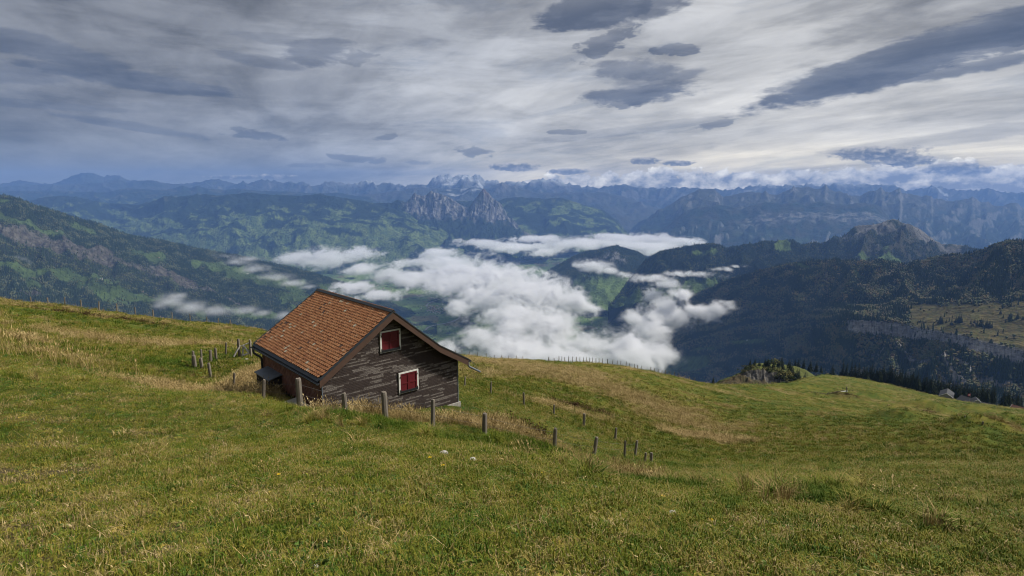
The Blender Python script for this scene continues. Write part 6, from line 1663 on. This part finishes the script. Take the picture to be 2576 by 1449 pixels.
# close turf
n1_ = 34000; n2_ = 60000
xa, ya, ra = polar(n1_, 3.0, 12.5, power=2)
xb, yb, rb = polar(n2_, 11.5, 46, power=.35)
x = np.r_[xa, xb]; y = np.r_[ya, yb]; r = np.r_[ra, rb]
tn, tall, lush, bare, brown = meadow_tint(x, y)
keep = rng.random(len(x)) > .78 * sstep(.35, .85, bare)
x, y, r, tn, lush, bare = (q[keep] for q in (x, y, r, tn, lush, bare)); n = len(x)
s = np.maximum(1.0, r / 17) * rng.uniform(.75, 1.35, n)
lump_ = np.clip(.85 + 1.5 * fbm(x / .55, y / .55, 2, 71), .35, 2.0)
sz = np.maximum(1.0, r / 17) ** .5 * rng.uniform(.7, 1.3, n) * (1 + .6 * lush) * lump_ * .86
idx = rng.choice([0, 1, 2, 3, 4, 5], n, p=[.27, .25, .2, .12, .09, .07])
idx = np.where((lush > .4) & (idx == 3), 0, idx)
finish('grass', SHORT, x, y, s, sz, np.clip(tn + rng.normal(0, .21, n), 0, 1), idx, 'short grazed alpine turf in the foreground')
# turf further out, in clumps
x, y, r = polar(120000, 38, 640, power=.25)
tn, tall, lush, bare, brown = meadow_tint(x, y); n = len(x)
s = (r / 40) ** .75 * rng.uniform(.7, 1.4, n); sz = (r / 40) ** .35 * np.where(rng.random(n) < .12, 2.0, 1.0) * lerp(1, .6, sstep(110, 160, r)) * rng.uniform(.5, 1.5, n) * (1 + .5 * np.maximum(tall, .5 * lush))
finish('distant_grass', CLUMP, x, y, s, sz, np.clip(tn + rng.normal(0, .20, n), 0, 1), rng.integers(0, 3, n), 'tussocky grass on the farther meadow')
# tall dry grass
def pick(n, r0, r1, which, power, thr=.25, floor=0.0):
    x, y, r = polar(n, r0, r1, power=power)
    z_ = zones(x, y)[which]
    k = rng.random(n) < np.maximum(sstep(thr, thr + .45, z_), floor)
    return x[k], y[k], r[k], z_[k]
x, y, r, z_ = pick(130000, 9, 60, 0, .6, .24, .001); n = len(x)
s = np.maximum(1, r / 30) * rng.uniform(.7, 1.3, n); sz = rng.uniform(.55, 1.25, n) * (.40 + .62 * z_)
finish('dry_grass', TALL, x, y, s, sz, np.clip(rng.normal(.5, .25, n), 0, 1), rng.integers(0, 4, n), 'tall straw coloured grass around the hut and fence', .16)
x, y, r, z_ = pick(70000, 55, 260, 0, .5, .2, .01); n = len(x)
s = (r / 40) ** .8 * rng.uniform(.8, 1.5, n); sz = rng.uniform(.6, 1.3, n) * (.6 + .6 * z_) * (r / 60) ** .25 * lerp(1, .5, sstep(90, 140, r))
finish('hillside_dry_grass', TALL, x, y, s, sz, np.clip(rng.normal(.45, .25, n), 0, 1), rng.integers(0, 4, n), 'dry straw coloured tussocks on the hillside behind the hut', .16)
x, y, r, z_ = pick(120000, 10, 260, 3, .5, .3); n = len(x)
s = np.maximum(1, (r / 45) ** .8) * rng.uniform(.7, 1.3, n); sz = rng.uniform(.5, 1.1, n) * (.6 + .5 * z_)
finish('dock_stems', DOCK, x, y, s, sz, np.clip(rng.normal(.4, .25, n), 0, 1), rng.integers(0, 2, n), 'dead brown dock stems in patches on the meadow', .15)
x, y, r, z_ = pick(60000, 7, 60, 1, .6, .35); n = len(x)
s = np.maximum(1, r / 25) * rng.uniform(.6, 1.2, n); sz = rng.uniform(.5, 1.2, n)
finish('lush_grass', LUSHV, x, y, s, sz, np.clip(rng.normal(.18, .1, n), 0, 1), rng.integers(0, 2, n), 'lush green grass in the damp hollow')
# tussocks
TUS = [tuft('tussock', 81, 75, .10, .18, .46, .008, 1.0, m_grass), tuft('tussock', 82, 85, .13, .15, .40, .009, 1.2, m_grass), tuft('tussock', 83, 60, .09, .2, .5, .007, .8, m_straw)]
TZ = [(1700, 1225, 15, 22), (1560, 1190, 8, 30), (1480, 1200, 8, 14), (1100, 1095, 8, 9), (1060, 1100, 7, 8), (1240, 1110, 8, 8), (1300, 1130, 9, 9), (400, 940, 20, 26), (330, 930, 16, 10), (540, 975, 12, 16), (480, 960, 14, 12), (1850, 1215, 20, 14), (2050, 1230, 30, 14), (1950, 1255, 30, 12), (2300, 1130, 60, 24), (2100, 1180, 60, 20), (1280, 1060, 12, 8), (900, 1075, 20, 8), (780, 1060, 20, 8), (2200, 1290, 30, 8), (1420, 1180, 16, 12), (100, 950, 40, 14), (700, 1040, 14, 8)]
px_ = []
for (a, b_, sp_, m__) in TZ:
    c0 = on_ground(a, b_); k_ = np.linalg.norm(c0) / F
    for _ in range(m__): px_.append((c0[0] + random.gauss(0, sp_ * 1.6) * k_, c0[1] + random.gauss(0, sp_ * 1.6) * k_ * 1.5))
px_ = np.array(px_); n = len(px_)
rr2 = np.hypot(px_[:, 0], px_[:, 1])
finish('tussocks', TUS, px_[:, 0], px_[:, 1], rng.uniform(.7, 1.5, n) * np.maximum(1, rr2 / 40), rng.uniform(.5, 1.1, n) * np.maximum(1, rr2 / 60), np.clip(rng.normal(.36, .16, n), 0, 1), rng.choice([0, 1, 2], n, p=[.4, .38, .22]), 'coarse tussocks of rough grass on the pasture', .1)
# broad leaved weeds in loose colonies
def weed(seed):
    r_ = random.Random(seed); mb = MB()
    for k in range(11):
        a = k * 2.399 + r_.random() * .5; L = r_.uniform(.05, .13); w_ = L * r_.uniform(.45, .7); z = r_.uniform(.02, .09)
        f = Vector((math.cos(a), math.sin(a), 0)); s_ = Vector((-f.y, f.x, 0)) * w_ / 2; o_ = f * r_.uniform(0, .05)
        mb.add([o_, o_ + f * L * .35 + s_ * .9 + Vector((0, 0, z)), o_ + f * L * .75 + s_ * .7 + Vector((0, 0, z * 1.1)), o_ + f * L + Vector((0, 0, z * .7)), o_ + f * L * .75 - s_ * .7 + Vector((0, 0, z * 1.1)), o_ + f * L * .35 - s_ * .9 + Vector((0, 0, z))], [(0, 1, 2, 3), (0, 3, 4, 5)])
    return mb.mesh('weed', m_weed, fix=False)
m_weed = leaf_mat('weed_leaves', [(0, (.06, .11, .03)), (.6, (.12, .17, .055)), (1, (.22, .22, .07))], .55)
x, y, r = polar(16000, 3.2, 30, power=1)
k = rng.random(len(x)) < sstep(.18, .5, fbm(x / 1.3, y / 1.3, 3, 77)) * .55
x, y, r = x[k], y[k], r[k]; n = len(x)
finish('broad_leaved_weeds', [weed(1), weed(2), weed(3)], x, y, rng.uniform(.28, .6, n), rng.uniform(.3, .6, n), rng.random(n), rng.integers(0, 3, n), 'low broad leaved weeds scattered through the foreground turf', .2)
# sparse long straws
x, y, r = polar(1300, 4, 40, power=.6); n = len(x)
STR = [tuft('straws', 51, 3, .08, .12, .26, .004, 1.6, m_straw), tuft('straws', 52, 2, .06, .15, .32, .004, 1.1, m_straw, True)]
finish('straws', STR, x, y, rng.uniform(.7, 1.2, n), rng.uniform(.5, 1.1, n), rng.uniform(.5, 1, n), rng.integers(0, 2, n), 'single dry straws in the turf', .4)
lx = on_ground(115, 905); n = 150
x = lx[0] + rng.normal(0, 1.6, n); y = lx[1] + rng.normal(0, .9, n)
finish('tall_straws', [tuft('stalk', 61, 2, .05, .9, 1.4, .015, .3, m_straw, True), tuft('stalk', 62, 2, .05, .7, 1.2, .015, .45, m_straw, True)], x, y, np.ones(n), rng.uniform(.7, 1.1, n), rng.uniform(.3, .8, n), rng.integers(0, 2, n), 'thin tall straws standing in the left meadow', .12)

# ------------------------------------------------------------------ stones and flowers
m_stone = simple_mat('pale_limestone', (.42, .40, .37), .9, .25, 9, .4)
def stone(px, py, size, label):
    bm = bmesh.new(); bmesh.ops.create_icosphere(bm, subdivisions=2, radius=1)
    r_ = random.Random(int(px))
    ph = [Vector((r_.gauss(0, 1), r_.gauss(0, 1), r_.gauss(0, 1))).normalized() for _ in range(7)]
    for v in bm.verts:
        d = v.co.normalized(); k = 1.0
        for p_ in ph: k = min(k, .78 / max(.3, d.dot(p_)) if d.dot(p_) > .5 else 1.0)
        v.co = Vector((d.x * k * size, d.y * k * size * .8, d.z * k * size * .6))
    me_ = bpy.data.meshes.new('stone'); bm.to_mesh(me_); bm.free(); me_.materials.append(m_stone)
    q = on_ground(px, py); o = link(bpy.data.objects.new('stone', me_)); o.location = (q[0], q[1], q[2] + size * .15); o.rotation_euler = (0, 0, r_.random() * 6)
    tag(o, label, 'stone', 'pale stones in the turf')
stone(816, 1170, .06, 'pale round stone in the turf below the hut corner')
stone(1117, 1144, .11, 'long pale stone near the fence below the hut')
stone(1188, 1161, .10, 'flat grey stone with leaves right of the long pale stone')
stone(1397, 1164, .07, 'grey stone in front of the dry tussocks')
stone(1375, 1203, .05, 'small white stone beside the yellow dandelions')
stone(1692, 1293, .06, 'white stone among the green grass right of the hollow')
stone(1495, 1228, .06, 'whitish stone below the thick leaning fence post')
stone(1837, 1330, .045, 'small pale stone in the right foreground turf')
stone(792, 2130 * .67083, .04, 'pale stone at the lower edge of the foreground')
stone(1172, 1635 * .67083, .035, 'tiny grey stone on the middle of the foreground slope')
stone(2290, 1138, .10, 'white stone on the right hand slope')
stone(620, 905, .16, 'pale boulder in the grass behind the stakes')
m_yel = simple_mat('yellow_petals', (.62, .42, .012), .6, .1, 30); m_stem = simple_mat('flower_stem', (.06, .12, .02), .7, .1, 20)
hm_ = MB()
for k in range(26):
    a = k * 2.399; r_ = .034 * math.sqrt((k + 1) / 26); f = Vector((math.cos(a), math.sin(a), 0)); s_ = Vector((-f.y, f.x, 0)) * .006
    hm_.add([f * r_ * .2 - s_, f * r_ * .2 + s_, f * (r_ + .008) + s_ + Vector((0, 0, .012)), f * (r_ + .008) - s_ + Vector((0, 0, .012))], [(0, 1, 2, 3)])
head_me = hm_.mesh('flower_head', m_yel, fix=False)
stem_me = MB().tube([(0, 0, -.02), (.004, 0, .05), (0, 0, .098)], .0025, 5).mesh('stem', m_stem)
FL = [(1362, 1196, 'large dandelion, left of the pair beside the white stone', .85), (1372, 1200, 'large dandelion, right of the pair beside the white stone', .8), (1082, 1160, 'yellow flower in the turf right below the long pale stone', 1.2), (1115, 1180, 'yellow flower by itself below the tuft of dry grass', 1.1), (1668, 1258, 'yellow flower on the brow of the lush hollow', 1.1), (1855, 1225, 'yellow flower near the right hand lush tufts', 1.1), (1788, 1100 * 1.2, 'yellow flower beside the small pale stone in the right foreground', 1.0), (702, 962 * 1.25, 'yellow flower on the open turf left below the hut', 1.0)]
for px, py, lab, k in FL:
    k *= .72
    q = on_ground(px, py); root = empty('yellow_flower', tuple(q), random.random() * 6, lab, 'flower', 'yellow flowers in the turf')
    o = link(bpy.data.objects.new('flower_head', head_me), root); o.location = (0, 0, .098 * k * .8); o.scale = (k, k, k)
    o = link(bpy.data.objects.new('stem', stem_me), root); o.scale = (1, 1, k * .8)
